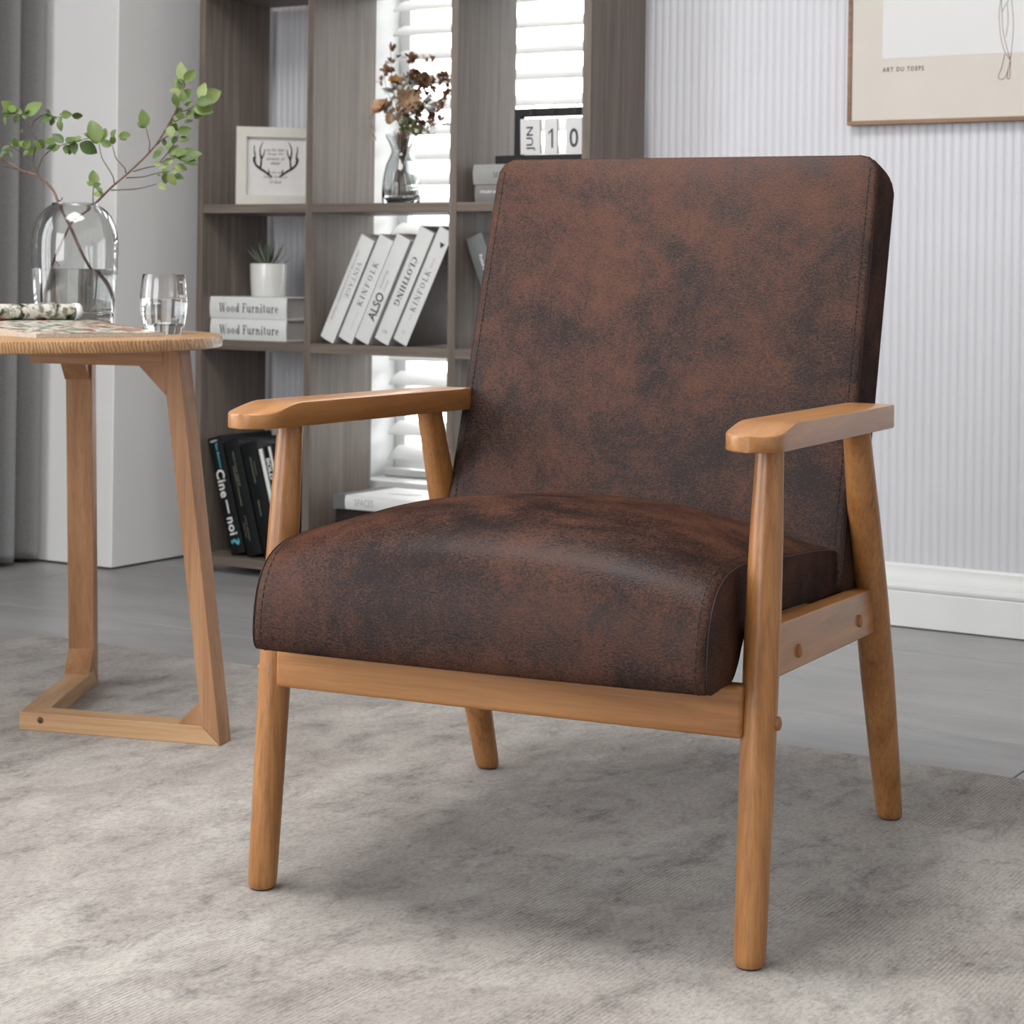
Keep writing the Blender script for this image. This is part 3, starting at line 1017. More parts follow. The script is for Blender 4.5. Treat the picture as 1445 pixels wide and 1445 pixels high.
# ------------------------------------------------------------------ potted succulent
pot = tag(empty('potted_succulent', (-2.912, 3.652, 0.6395)), 'small spiky grey-green succulent in a white pot on the furniture books', 'potted plant')
m = MB()
m.lathe([(0.030, 0.0), (0.0385, 0.0), (0.0405, 0.003), (0.043, 0.04), (0.044, 0.076), (0.0435, 0.078), (0.0415, 0.077), (0.040, 0.066), (0.001, 0.066)], 40)
m.build('pot', pot_white, pot, smooth=40)
m = MB()
m.lathe([(0.0395, 0.066), (0.03, 0.0695), (0.001, 0.071)], 24)
m.build('soil', soil, pot, smooth=60)
m = MB()
for i in range(8):
    t = i / 7
    w = 0.075 * (1 - t) ** 0.7 * (1 if t > 0.12 else 0.8)
    zc = 0.30 * t * t
    m.add([(-w, t, zc + w * 0.5), (0, t, zc - 0.02 * (1 - t)), (w, t, zc + w * 0.5), (0, t, zc + 0.035 * (1 - t))], [])
for i in range(7):
    for j in range(4):
        m.f.append((i * 4 + j, i * 4 + (j + 1) % 4, (i + 1) * 4 + (j + 1) % 4, (i + 1) * 4 + j))
m.f.append((3, 2, 1, 0))
leafs_me = m.mesh('leaf')
leafs_me.materials.append(succulent_mat)
leafs_me.polygons.foreach_set('use_smooth', [True] * len(leafs_me.polygons))
for i in range(26):
    a = i * 137.5 + rnd.uniform(-15, 15)
    tilt = 82 - 74 * (i / 25) ** 0.8 + rnd.uniform(-6, 6)
    L = rnd.uniform(0.050, 0.072) * (0.9 + 0.25 * i / 25)
    o = link('leaf', leafs_me, pot)
    o.matrix_local = T(0, 0, 0.068) @ RZ(a) @ RX(tilt) @ T(0, 0.003, 0) @ Matrix.Diagonal((L * 1.25, L, L * 1.1, 1))

# ------------------------------------------------------------------ flip calendar
cal = tag(empty('flip_calendar', (-2.2235, 3.63, 0.9370)), 'black wooden flip calendar with white cards reading JUN 1 0', 'calendar')
m = MB()
m.box((-0.020, -0.045, 0), (0.208, 0.040, 0.0175))
m.build('base', black_frame, cal, bevel=0.001)
for a, b_ in (((0.006, -0.010, 0.0175), (0.0235, 0.006, 0.120)), ((0.1875, -0.010, 0.0175), (0.205, 0.006, 0.120))):
    m = MB()
    m.box(a, b_)
    m.build('post', black_frame, cal, bevel=0.0008)
m = MB()
m.box((0.0235, -0.010, 0.1025), (0.1875, 0.006, 0.120))
m.build('crossbar', black_frame, cal, bevel=0.0008)
for x0, x1, rz, txt, ang, tw, th in ((0.028, 0.080, -6, 'JUN', 90, 0.052, 0.0235), (0.088, 0.118, 4, '1', 0, 0.0150, 0.041), (0.140, 0.178, 6, '0', 0, 0.0205, 0.041)):
    xc = (x0 + x1) / 2
    w = (x1 - x0)
    m = MB()
    for k in range(3):
        m.box((-w / 2 + 0.0004 * k, -0.0165 + k * 0.0022, -0.076), (w / 2 + 0.0004 * k, -0.0150 + k * 0.0022, 0))
    card = m.build('card', card_white, cal)
    card.matrix_local = T(xc, -0.005, 0.0975) @ RZ(rz) @ RX(2)
    if txt == '1':                              # a numeral with a flag and no foot
        one = MB()
        one.add([(0.001, -0.0205, 0), (0.0055, -0.0205, 0), (0.0055, 0.0205, 0), (0.0018, 0.0205, 0), (0.001, 0.0145, 0)], [(0, 1, 2, 3, 4)])
        one.add([(0.0018, 0.0205, 0), (-0.0055, 0.0125, 0), (-0.0055, 0.0078, 0), (0.001, 0.0145, 0)], [(0, 1, 2, 3)])
        tme = one.mesh('lettering')
    else:
        tme = text_mesh(txt, tw, th, offset=0.014)
    put_text(tme, ink_navy if txt == 'JUN' else ink, card, T(0.0 if txt != 'JUN' else 0.002, -0.0169, -0.043) @ RX(90) @ RZ(ang))
    m = MB()
    rc = [(0.0, -0.0145 + 0.0175 * math.cos(2 * PI * k / 20) + 0.0125, 0.0045 + 0.0170 * math.sin(2 * PI * k / 20)) for k in range(21)]
    m.tube(rc, 0.0012, 6, T(xc + (0.0 if txt != 'JUN' else -0.004), -0.002, 0.106) @ RZ(12))
    m.build('ring', brass, cal, smooth=60)

# ------------------------------------------------------------------ dried bouquet in a glass vase, middle bay
VX, VY, VZ = -2.540, 3.66, 0.8542
dv = tag(empty('glass_vase', (VX, VY, VZ)), 'small waisted clear glass vase on the middle shelf before the blind', 'vase')
m = MB()
out = [(0.030, 0.0), (0.040, 0.0005), (0.0435, 0.006), (0.0440, 0.022), (0.0430, 0.045), (0.0400, 0.070), (0.0345, 0.092), (0.0270, 0.108), (0.0230, 0.118), (0.0240, 0.127),
       (0.0290, 0.139), (0.0350, 0.150), (0.0372, 0.158)]
inn = [(r - 0.0022, z) for r, z in reversed(out) if z > 0.006] + [(0.030, 0.008), (0.0005, 0.007)]
m.lathe(out + inn, 40, caps=(False, True))
m.v.append((0, 0, 0))
n0 = len(m.v) - 1
m.f += [(n0, (k + 1) % 40, k) for k in range(40)]
m.build('vessel', grey_glass, dv, smooth=60)
c_, s_ = math.cos(YAW), math.sin(YAW)


def bq(zx, zy, dep=0.0):
    """bouquet coordinates: sideways / up in the plane the bouquet spreads in, dep = towards the wall"""
    px, py = 500 + zx / 9.03, 40 + zy / 9.03
    u, v = (px - 568) * 0.0016, (286 - py) * 0.0016
    return Vector((u * c_ - dep * s_, u * s_ + dep * c_, v))


bq_root = tag(empty('dried_bouquet', (VX, VY, VZ)), 'dried bouquet of tan, peach and brown flowers in the waisted vase', 'flowers')
tan = plain('dried_tan_petal', (0.36, 0.235, 0.145), 0.8, vary=0.15, scale=90)
peach = plain('dried_peach_petal', (0.52, 0.32, 0.19), 0.8, vary=0.1, scale=70)
orange = plain('dried_orange_flower', (0.42, 0.20, 0.04), 0.8, vary=0.1, scale=90)
brownleaf = plain('dried_brown_leaf', (0.23, 0.115, 0.065), 0.8, vary=0.2, scale=90)
greyleaf = plain('dried_grey_leaf', (0.30, 0.285, 0.265), 0.85, vary=0.15, scale=90)
darkhead = plain('dried_dark_seedhead', (0.10, 0.07, 0.05), 0.9, vary=0.25, scale=150)
moss = plain('pale_green_moss', (0.17, 0.18, 0.075), 0.9, vary=0.3, scale=150)
pampas_m = plain('cream_pampas_fluff', (0.62, 0.56, 0.48), 0.9, vary=0.06, scale=150)
petal = MB()
for i in range(5):
    t = i / 4
    w = 0.26 * math.sin(PI * min(0.96, 0.10 + 0.86 * t)) ** 0.8
    petal.add([(-w, t, 0.10 * t * t), (0, t, -0.05 + 0.10 * t * t), (w, t, 0.10 * t * t)], [])
for i in range(4):
    petal.f += [(i * 3, i * 3 + 1, i * 3 + 4, i * 3 + 3), (i * 3 + 1, i * 3 + 2, i * 3 + 5, i * 3 + 4)]


def petals(mb, c, n, L, spread, face, wid=1.0):
    """petals around a point, the flower faces the vector face"""
    q = Vector(face).normalized().to_track_quat('Z', 'Y').to_matrix().to_4x4()
    for k in range(n):
        l = L * rnd.uniform(0.8, 1.1)
        mb.add(petal.v, petal.f, T(*c) @ q @ RZ(360 * k / n + rnd.uniform(-14, 14)) @ RX(spread + rnd.uniform(-15, 15)) @ Matrix.Diagonal((l * wid, l, l, 1)))


fc = Vector((s_ * 0.8, -c_ * 0.8, 0.25))    # towards the room
for zx, zy, L, n, mat, spread, face, wid, dep in (
        (365, 1000, .0155, 12, peach, 30, fc + Vector((-.5, 0, .1)), 1.5, -0.015),
        (355, 1020, .010, 8, peach, 55, fc + Vector((-.5, 0, .1)), 1.5, -0.018),
        (465, 1140, .009, 9, tan, 30, fc, 1.5, -0.015), (540, 650, .012, 12, orange, 20, fc + Vector((0, 0, .9)), 1.2, 0.0),
        (610, 815, .008, 9, orange, 35, fc, 1.2, -0.012), (690, 890, .021, 15, tan, 18, fc + Vector((.1, 0, -.3)), 0.7, -0.014),
        (870, 680, .016, 14, tan, 40, fc + Vector((.2, 0, .5)), 1.1, 0.0), (865, 690, .010, 10, brownleaf, 60, fc, 1.1, -0.006)):
    m = MB()
    petals(m, bq(zx, zy, dep), int(n * 1.4), L * 1.75, spread, face, wid)
    m.build('flower', mat, bq_root, smooth=60)
for zx, zy, r, mat, dep, nm in ((530, 1060, .012, tan, -0.012, 'flower_head'), (745, 1050, .017, darkhead, -0.008, 'seed_head'), (800, 980, .013, darkhead, 0.004, 'seed_head'),
                                (690, 1210, .013, moss, -0.012, 'moss_tuft'), (800, 1270, .010, moss, -0.012, 'moss_tuft'), (640, 1240, .009, moss, -0.008, 'moss_tuft'), (890, 640, .013, tan, 0.008, 'flower_head')):
    m = MB()
    c = bq(zx, zy, dep)
    r *= 1.35
    for k in range(110):
        d = Vector((rnd.gauss(0, 1), rnd.gauss(0, 1), rnd.gauss(0, 1))).normalized()
        q = d.to_track_quat('Y', 'Z').to_matrix().to_4x4()
        l = r * rnd.uniform(0.4, 0.65)
        m.add(petal.v, petal.f, T(*(c + d * r * 0.55)) @ q @ RY(rnd.uniform(0, 360)) @ Matrix.Diagonal((l, l, l, 1)))
    m.build(nm, mat, bq_root, smooth=60)
m = MB()
for pts in ([(640, 1250), (560, 950), (500, 780), (460, 740)], [(660, 1250), (620, 950), (600, 800), (640, 700)], [(680, 1250), (690, 900), (700, 660)],
            [(780, 1250), (860, 1000), (930, 900)], [(700, 1250), (560, 900), (540, 660)], [(660, 1250), (520, 1120), (370, 1010)]):
    m.tube([bq(*p, rnd.uniform(-.006, .006)) for p in pts], 0.0008, 5)
for zx, zy, a in [(470, 740, 200), (500, 790, 150), (560, 760, 120), (520, 830, 220), (480, 880, 230), (440, 960, 240), (560, 860, 60), (620, 740, 80), (660, 690, 60), (700, 640, 90), (730, 690, 20),
                  (660, 640, 130), (880, 900, 30), (930, 880, 60), (960, 930, 10), (900, 960, -30), (870, 930, 200), (950, 990, -20), (720, 730, 40), (600, 690, 140), (540, 740, 160), (460, 920, 210), (840, 880, 120)]:
    for k in range(6):
        L = rnd.uniform(.012, .022)
        ang = R(a + rnd.uniform(-30, 30))
        d = Vector((math.cos(ang) * c_, math.cos(ang) * s_, math.sin(ang))) + Vector((s_, -c_, 0)) * rnd.uniform(-.3, .7)
        q = d.normalized().to_track_quat('Y', 'Z').to_matrix().to_4x4()
        m.add(petal.v, petal.f, T(*bq(zx, zy, rnd.uniform(-.015, .01))) @ q @ RY(rnd.uniform(0, 360)) @ Matrix.Diagonal((L * .6, L, L, 1)))
o = m.build('grey_foliage', greyleaf, bq_root, smooth=60)
m = MB()
sprays = ([(700, 1260), (740, 900), (750, 600), (730, 380), (760, 250)], [(720, 1260), (820, 900), (800, 620), (880, 560)], [(800, 1270), (960, 1000), (1080, 620), (1180, 410)],
          [(800, 1270), (1000, 1050), (1130, 820), (1200, 700)], [(800, 1270), (980, 1100), (1110, 960), (1210, 820)], [(810, 1280), (960, 1180), (1120, 1130), (1210, 1160)],
          [(760, 1260), (880, 800), (930, 420), (960, 290)], [(600, 1250), (520, 900), (470, 520), (455, 190)], [(600, 1250), (470, 900), (400, 700), (365, 480)], [(820, 1250), (1020, 800), (1150, 560), (1200, 560)])
for pts in sprays:
    dp = rnd.uniform(-.02, .03)
    m.tube(smoothpath([bq(x, y, dp * (i / len(pts))) for i, (x, y) in enumerate(pts)], 4), 0.0006, 5)
o = m.build('dry_stems', brownleaf, bq_root, smooth=60)
m = MB()
clusters = [(730, 360, 26, 46), (755, 560, 34, 55), (700, 600, 14, 30), (890, 590, 12, 30), (830, 640, 16, 50), (900, 380, 7, 26), (990, 365, 7, 26), (1000, 640, 10, 45), (1150, 570, 12, 35), (1190, 670, 8, 28),
            (1195, 800, 14, 38), (1100, 930, 16, 42), (1000, 760, 12, 40), (1060, 1040, 8, 26), (1000, 1080, 14, 42), (990, 1180, 12, 38), (1090, 1150, 9, 30), (1200, 1150, 4, 20), (870, 1230, 12, 45),
            (1110, 620, 8, 35), (1080, 540, 5, 25), (455, 500, 8, 35), (410, 520, 5, 22), (470, 400, 5, 22), (560, 340, 3, 25), (460, 220, 4, 18), (370, 510, 5, 25), (340, 640, 4, 25), (800, 780, 14, 40), (920, 820, 10, 40), (820, 1180, 14, 50)]
for zx, zy, n, sp in clusters:
    for k in range(int(n * 1.7)):
        L = rnd.uniform(.009, .016)
        d = Vector((rnd.gauss(0, 1), rnd.gauss(0, 1), rnd.gauss(0, 1) + 0.3)).normalized()
        q = d.to_track_quat('Y', 'Z').to_matrix().to_4x4()
        m.add(petal.v, petal.f, T(*bq(rnd.gauss(zx, sp * .6), rnd.gauss(zy, sp * .6), rnd.uniform(-.015, .02))) @ q @ Matrix.Diagonal((L * 1.4, L, L, 1)))
o = m.build('brown_leaves', brownleaf, bq_root, smooth=60)
o['kind'] = 'stuff'
m = MB()
path = smoothpath([bq(600, 1250), bq(470, 1120), bq(340, 930), bq(260, 960), bq(220, 1090), bq(235, 1230), bq(255, 1370)], 6)
for i, p in enumerate(path[8:]):
    for k in range(9):
        d = Vector((rnd.gauss(0, 1), rnd.gauss(0, 1), rnd.gauss(-0.8, 1))).normalized()
        q = d.to_track_quat('Y', 'Z').to_matrix().to_4x4()
        L = rnd.uniform(.006, .011)
        m.add(petal.v, petal.f, T(*p) @ q @ Matrix.Diagonal((L * .7, L, L, 1)))
for k in range(50):
    p = bq(rnd.uniform(860, 1030), rnd.uniform(1220, 1330), rnd.uniform(-.02, .01))
    d = Vector((rnd.gauss(.6, 1), rnd.gauss(0, 1), rnd.gauss(0.2, .6))).normalized()
    L = rnd.uniform(.006, .012)
    m.add(petal.v, petal.f, T(*p) @ d.to_track_quat('Y', 'Z').to_matrix().to_4x4() @ Matrix.Diagonal((L * .7, L, L, 1)))
o = m.build('pampas_plume', pampas_m, bq_root, smooth=60)
o['kind'] = 'stuff'
m = MB()
for k in range(22):
    a = rnd.uniform(0, 360)
    r1, r2, r3 = rnd.uniform(.004, .034), rnd.uniform(.003, .013), rnd.uniform(.004, .026)
    a2, a3 = R(a), R(a + 180 + rnd.uniform(-40, 40))
    m.tube(smoothpath([(r1 * math.cos(a2), r1 * math.sin(a2), 0.012), (0.4 * r1 * math.cos(a2), 0.4 * r1 * math.sin(a2), 0.07), (r2 * math.cos(a3), r2 * math.sin(a3), 0.118), (r3 * math.cos(a3), r3 * math.sin(a3), 0.165)], 4), 0.0011, 5)
m.build('stem_bundle', brownleaf, bq_root, smooth=60)

# ------------------------------------------------------------------ framed print on the wall
AX0, AX1, AZ0, AZ1, AY = -1.526, -0.60, 1.015, 1.80, 3.80
art = tag(empty('wall_picture', ((AX0 + AX1) / 2, AY, AZ0)), 'large framed line drawing on cream paper hung on the fluted wall', 'picture')
ax, ay, az = art.location


def apart(name, a, b, mat, bevel=0.0):
    mb = MB()
    mb.box((a[0] - ax, a[1] - ay, a[2] - az), (b[0] - ax, b[1] - ay, b[2] - az))
    return mb.build(name, mat, art, bevel=bevel)


fw = 0.0085
art_wood = wood('thin_brown_frame_wood', (0.17, 0.085, 0.045), (0.25, 0.135, 0.075), (0.31, 0.18, 0.10), 'x', rough=0.45)
apart('frame_bar', (AX0, AY, AZ0), (AX1, WALL_Y - 0.0055, AZ0 + fw), art_wood, 0.0008)
apart('frame_bar', (AX0, AY, AZ1 - fw), (AX1, WALL_Y - 0.0055, AZ1), art_wood, 0.0008)
apart('frame_bar', (AX0, AY, AZ0 + fw), (AX0 + fw, WALL_Y - 0.0055, AZ1 - fw), art_wood, 0.0008)
apart('frame_bar', (AX1 - fw, AY, AZ0 + fw), (AX1, WALL_Y - 0.0055, AZ1 - fw), art_wood, 0.0008)
apart('mat_board', (AX0 + fw, AY + 0.004, AZ0 + fw), (AX1 - fw, AY + 0.010, AZ1 - fw), art_mat_cream)
apart('print', (-1.452, AY + 0.0034, 1.149), (-0.675, AY + 0.0042, 1.72), art_white)
o = put_text(text_mesh('ART DU TDEPS', 0.087, 0.0092, offset=0.012, space=1.35), ink, art, T(-1.4075 - ax, 0.0033, 1.1265 - az) @ RX(90))
m = MB()


def ap(zx, zy):
    return ((-1.526 + (zx / 5.453 - 15) * 0.001478) - ax, 0.0033, (1.015 + (177 - 0.040 * (zx / 5.453 - 15) - zy / 5.453) * 0.001600) - az)


for pts in ([(1248, -60), (1248, 0), (1255, 100), (1245, 200), (1260, 350), (1290, 450), (1330, 510), (1332, 570), (1330, 625), (1312, 632), (1318, 570), (1328, 530)],
            [(1275, -60), (1275, 0), (1262, 100), (1270, 250), (1277, 320), (1310, 440), (1332, 505)],
            [(1300, -60), (1300, 0), (1305, 60), (1318, 95), (1290, 140), (1268, 185)], [(1420, -60), (1375, 10), (1318, 95)],
            [(1500, -10), (1445, 40), (1400, 70), (1345, 92)],
            [(1335, 95), (1348, 200), (1352, 300), (1342, 420), (1325, 540), (1300, 615), (1275, 638), (1252, 632), (1245, 612), (1268, 560), (1290, 470)],
            [(1305, 130), (1312, 250), (1297, 355)]):
    m.tube(smoothpath([ap(*p) for p in pts], 4), 0.0007, 5)
m.v = [(x, 0.0033 + (y - 0.0033) * 0.1, z) for x, y, z in m.v]
m.build('line_drawing', ink_brown, art)

# ------------------------------------------------------------------ armchair
ch = tag(empty('armchair', (-1.152, 2.095, 0), R(7.33)), 'distressed brown suede armchair with an oiled light wooden frame on the rug', 'armchair')


def leg(p0, p1, prof):
    mb = MB()
    p0, p1 = Vector(p0), Vector(p1)
    d = p1 - p0
    n = 16
    # horizontal section rings along a sloping axis
    mb.rings([[(p0.x + d.x * t + r * math.cos(2 * PI * k / 24), p0.y + d.y * t + r * math.sin(2 * PI * k / 24), p0.z + d.z * t) for k in range(24)] for t, r in prof])
    return mb.build('leg', chair_z, ch, smooth=50)


fprof = [(0.0, 0.0135), (0.006, 0.0158), (0.02, 0.0166), (0.25, 0.0178), (0.5, 0.0188), (0.65, 0.0189), (0.82, 0.0176), (0.93, 0.0156), (1.0, 0.0147)]
bprof = [(0.0, 0.0138), (0.006, 0.0162), (0.02, 0.0170), (0.18, 0.0192), (0.38, 0.0212), (0.58, 0.0216), (0.78, 0.0198), (0.92, 0.0176), (1.0, 0.0166)]
for sx in (-1, 1):
    l = leg((sx * 0.2875, -0.3045, 0.0018), (sx * 0.2875, -0.2555, 0.5245), fprof)
    m = MB()
    m.lathe([(0.012, 0.0), (0.0128, 0.0006), (0.0128, 0.0022)], 20, T(sx * 0.2875, -0.3047, 0.0))
    m.build('glide', rubber, l, smooth=40)
    l = leg((sx * 0.2875, 0.3045, 0.0018), (sx * 0.2875, 0.104, 0.520), bprof)
    m = MB()
    m.lathe([(0.0122, 0.0), (0.013, 0.0006), (0.013, 0.0022)], 20, T(sx * 0.2875, 0.3052, 0.0))
    m.build('glide', rubber, l, smooth=40)
    # side rail
    m = MB()
    y0, y1 = -0.265, 0.208
    zt = lambda y: 0.335 - 0.049 * (y + 0.19)
    zb = lambda y: 0.279 - 0.049 * (y + 0.19)
    xi, xo = (0.2690, 0.2935)
    ring = []
    for y in (y0, y1):
        ring.append([(sx * xi, y, zb(y)), (sx * xo, y, zb(y)), (sx * xo, y, zt(y)), (sx * xi, y, zt(y))])
    if sx < 0:
        ring = [list(reversed(r)) for r in ring]
    m.rings(list(reversed(ring)))
    rail = m.build('side_rail', chair_y, ch, bevel=0.0025)
    for py, pz in ((0.105, 0.2880), (-0.159, 0.2970)):
        m = MB()
        m.lathe([(0.0075, 0), (0.0075, 0.002), (0.0065, 0.0036), (0.004, 0.0046), (0.0005, 0.005)], 20, T(sx * xo, py, pz) @ RY(90 * sx))
        m.build('dowel_cap', chair_z, rail, smooth=60)
    m = MB()
    m.lathe([(0.0075, 0), (0.0075, 0.0024), (0.0065, 0.0040), (0.004, 0.0050), (0.0005, 0.0054)], 20, T(sx * 0.3050, -0.2790, 0.2440) @ RY(90 * sx))
    m.build('dowel_cap', chair_z, ch, smooth=60)
    # armrest: plan with a rounded nose, its top rolling down at the nose
    m = MB()
    rings = []
    y_n, y_b = (-0.338 if sx > 0 else -0.362), 0.176
    ys = [y_n + q for q in (0, 0.0001, 0.0004, 0.0010, 0.0018, 0.0030, 0.0046, 0.0075, 0.0115, 0.017, 0.024, 0.032, 0.041, 0.050, 0.060, 0.070, 0.080, 0.090)] + [-0.20, -0.10, 0.02, 0.10, 0.165, 0.170, 0.1735, 0.176]
    for y in ys:
        t = (y - y_n) / (y_b - y_n)
        q = min(1.0, (y - y_n) / 0.042)
        hw = 0.0308 * max(0.0, 1 - (1 - q) ** 3.0) ** 0.5 if q < 1 else 0.0308
        hw = max(hw, 0.003)
        back = max(0.0, (y - 0.165) / 0.011)
        hw -= 0.003 * back ** 2
        ztop = 0.5525 - 0.0065 * t
        zbot = 0.5245 - 0.0075 * t
        g = min(1.0, max(0.0, (y - y_n) / 0.085))
        g = g * g * (3 - 2 * g)
        ztop = zbot + 0.0165 + (ztop - zbot - 0.0165) * g
        x0, x1 = -hw, hw
        b = min(0.0022, hw * 0.6)
        rings.append([(sx * 0.2878 + px, y, pz) for px, pz in (
            (x0 + b, zbot), (x1 - b, zbot), (x1 - 0.0006, zbot + 0.0006), (x1, zbot + b), (x1, ztop - b), (x1 - 0.0006, ztop - 0.0006), (x1 - b, ztop),
            (x0 + b, ztop), (x0 + 0.0006, ztop - 0.0006), (x0, ztop - b), (x0, zbot + b), (x0 + 0.0006, zbot + 0.0006))])
    m.rings(rings)
    m.f = [tuple(reversed(f)) for f in m.f]
    arm = m.build('armrest', chair_y, ch, smooth=48)
    m = MB()
    m.lathe([(0.005, 0), (0.005, 0.0015), (0.003, 0.003), (0.0004, 0.0033)], 14, T(sx * 0.3060, 0.176, 0.531) @ RX(-90))
    m.build('screw_cap', rubber, arm, smooth=50)
m = MB()
m.box((-0.2755, -0.302, 0.2285), (0.2755, -0.279, 0.2830))
m.build('front_rail', chair_x, ch, bevel=0.005, segs=3)
m = MB()
m.box((-0.270, 0.160, 0.262), (0.270, 0.182, 0.315))
m.build('rear_rail', chair_x, ch, bevel=0.003)

# seat cushion: one closed surface swept across the width
side = [(0.174, 0.318), (0.179, 0.330), (0.175, 0.346), (0.157, 0.3590), (0.10, 0.3715), (0.03, 0.380), (-0.03, 0.385), (-0.09, 0.390), (-0.15, 0.395), (-0.20, 0.3985), (-0.245, 0.4005),
        (-0.280, 0.4005), (-0.308, 0.3975), (-0.331, 0.391), (-0.349, 0.3805), (-0.362, 0.366), (-0.370, 0.349), (-0.3745, 0.330), (-0.376, 0.312), (-0.3755, 0.298), (-0.372, 0.288), (-0.364, 0.2835),
        (-0.345, 0.2835), (-0.320, 0.2835), (-0.296, 0.2850), (-0.277, 0.300), (-0.262, 0.320), (-0.235, 0.3345), (-0.15, 0.330), (-0.03, 0.325), (0.08, 0.320)]
side = [(p.x, p.y) for p in smoothpath([(y, z, 0) for y, z in side] + [(side[0][0], side[0][1], 0)], 3)][:-1]
m = MB()
HWc = 0.262
rings = []
NS = 60
for i in range(NS + 1):
    s = -1 + 2 * i / NS
    # more slices near the edges
    s = math.sin(s * PI / 2) * 0.35 + s * 0.65
    x = s * HWc
    crown = (1 - abs(s) ** 2.3)
    edge = max(0.0, (abs(s) - 0.972) / 0.028)
    ins = 0.0045 * (1 - math.sqrt(max(0.0, 1 - edge * edge)))
    ring = []
    for k, (y, z) in enumerate(side):
        if k <= 63:
            wt = max(0.0, min(1.0, (0.12 - y) / 0.14))
            wz = max(0.0, min(1.0, (z - 0.30) / 0.08))
            fz = (0.030 + 0.022 * wt) * crown * (wz ** 1.2)
            if y < -0.2:
                fz *= 1 - 0.55 * min(1.0, (-0.2 - y) / 0.17)
            fy = -0.006 * crown * min(1.0, max(0.0, (-0.25 - y) / 0.1))
        else:
            fz = fy = 0.0
        # small rounding towards both ends
        cy0, cz0 = -0.10, 0.345
        ly = y + fy
        lz = z + fz
        dd = math.hypot(ly - cy0, lz - cz0) or 1
        ring.append((x, ly - (ly - cy0) / dd * ins, lz - (lz - cz0) / dd * ins))
    rings.append(ring)
m.rings(rings)
seat = m.build('seat_cushion', leather, ch, smooth=60)
# piping along the two side seams and a row of stitches next to it
for sx in (-1, 1):
    pts = []
    st = MB()
    for k in range(0, 68):
        y, z = side[k]
        dd = math.hypot(y + 0.10, z - 0.345)
        pts.append((sx * (HWc - 0.0010), y - (y + 0.10) / dd * 0.0022, z - (z - 0.345) / dd * 0.0022))
    m = MB()
    m.tube(pts, 0.0008, 6)
    m.build('seam', thread, seat, smooth=60)
    idx = [i for i in range(len(rings)) if abs(rings[i][0][0] - sx * (HWc - 0.011)) < 0.009]
    ri = min(range(len(rings)), key=lambda i: abs(rings[i][0][0] - sx * (HWc - 0.011)))
    row = smoothpath([rings[ri][k] for k in range(6, 66)], 8)
    acc, last, nst = 0.0, row[0], 0
    seg = []
    on = False
    for p in row:
        acc += (p - last).length
        last = p
        if not on:
            if acc > 0.0028:
                on, acc, start = True, 0.0, p
        elif acc > 0.0050:
            nrm = Vector((0, p.y + 0.10, p.z - 0.345)).normalized() * 0.0002
            st.tube([start + nrm, p + nrm], 0.00065, 4)
            on, acc = False, 0.0
    if st.v:
        o = st.build('stitching', thread, seat)
        o['kind'] = 'stuff'

# back cushion
bk = link('back_cushion', MB().mesh('back_cushion'), ch)
tilt = math.atan(0.33)
uu = Vector((0, math.sin(tilt), math.cos(tilt)))
nn = Vector((0, -math.cos(tilt), math.sin(tilt)))
org = Vector((0, 0.173 + 0.33 * (0.318 - 0.54), 0.318))
BW, BH, BT = 0.270, (0.862 - 0.318) / math.cos(tilt), 0.118


def rrect(hw, h0, h1, r, nper=8):
    pts = []
    for cx, cy, a0 in ((hw - r, h1 - r, 0), (-hw + r, h1 - r, 90), (-hw + r * .4, h0 + r * .4, 180), (hw - r * .4, h0 + r * .4, 270)):
        q = r if a0 < 180 else r * .4
        for k in range(nper + 1):
            a = R(a0 + 90 * k / nper)
            pts.append((cx + q * math.cos(a), cy + q * math.sin(a)))
    return pts


def resample(pts, n):
    P = [Vector(p) for p in pts] + [Vector(pts[0])]
    L = [0]
    for i in range(1, len(P)):
        L.append(L[-1] + (P[i] - P[i - 1]).length)
    out, j = [], 0
    for k in range(n):
        d = L[-1] * k / n
        while L[j + 1] < d:
            j += 1
        t = (d - L[j]) / max(1e-9, L[j + 1] - L[j])
        out.append(P[j].lerp(P[j + 1], t))
    return out


NP = 160
outline = lambda ins: resample(rrect(BW - ins, ins, BH - ins, max(0.008, 0.026 - ins * 0.5)), NP)


def b3d(p, d):
    return tuple(org + Vector((p[0], 0, 0)) + uu * p[1] - nn * d)


rings = []
cen = Vector((0, BH * 0.52))
base = outline(0.006)
for k in range(1, 13):                          # face, from the centre outwards
    f = k / 13
    ring = []
    for p in base:
        q = cen + (p - cen) * f
        bul = 0.011 * (1 - (q.x / BW) ** 2) * max(0.0, 1 - ((q.y - BH * .5) / (BH * .5)) ** 2) ** 0.6
        ring.append(b3d(q, 0.0 - bul))
    rings.append(ring)
for ins, d in (((0.006, 0.0), (0.0032, 0.0006), (0.0012, 0.0022), (0.0, 0.0052), (0.0006, 0.008), (-0.002, 0.018), (-0.0035, 0.038), (-0.0038, 0.058), (-0.003, 0.070)) + tuple((-0.003 + 0.042 * (1 - math.cos(R(a))), 0.074 + (BT - 0.074) * math.sin(R(a))) for a in (8, 18, 28, 38, 48, 58, 68, 79, 90))):
    rings.append([b3d(p, d) for p in outline(ins)])
m = MB()
m.rings(rings)
bk.data = m.mesh('back_cushion')
bk.data.materials.append(leather)
bk.data.polygons.foreach_set('use_smooth', [True] * len(bk.data.polygons))
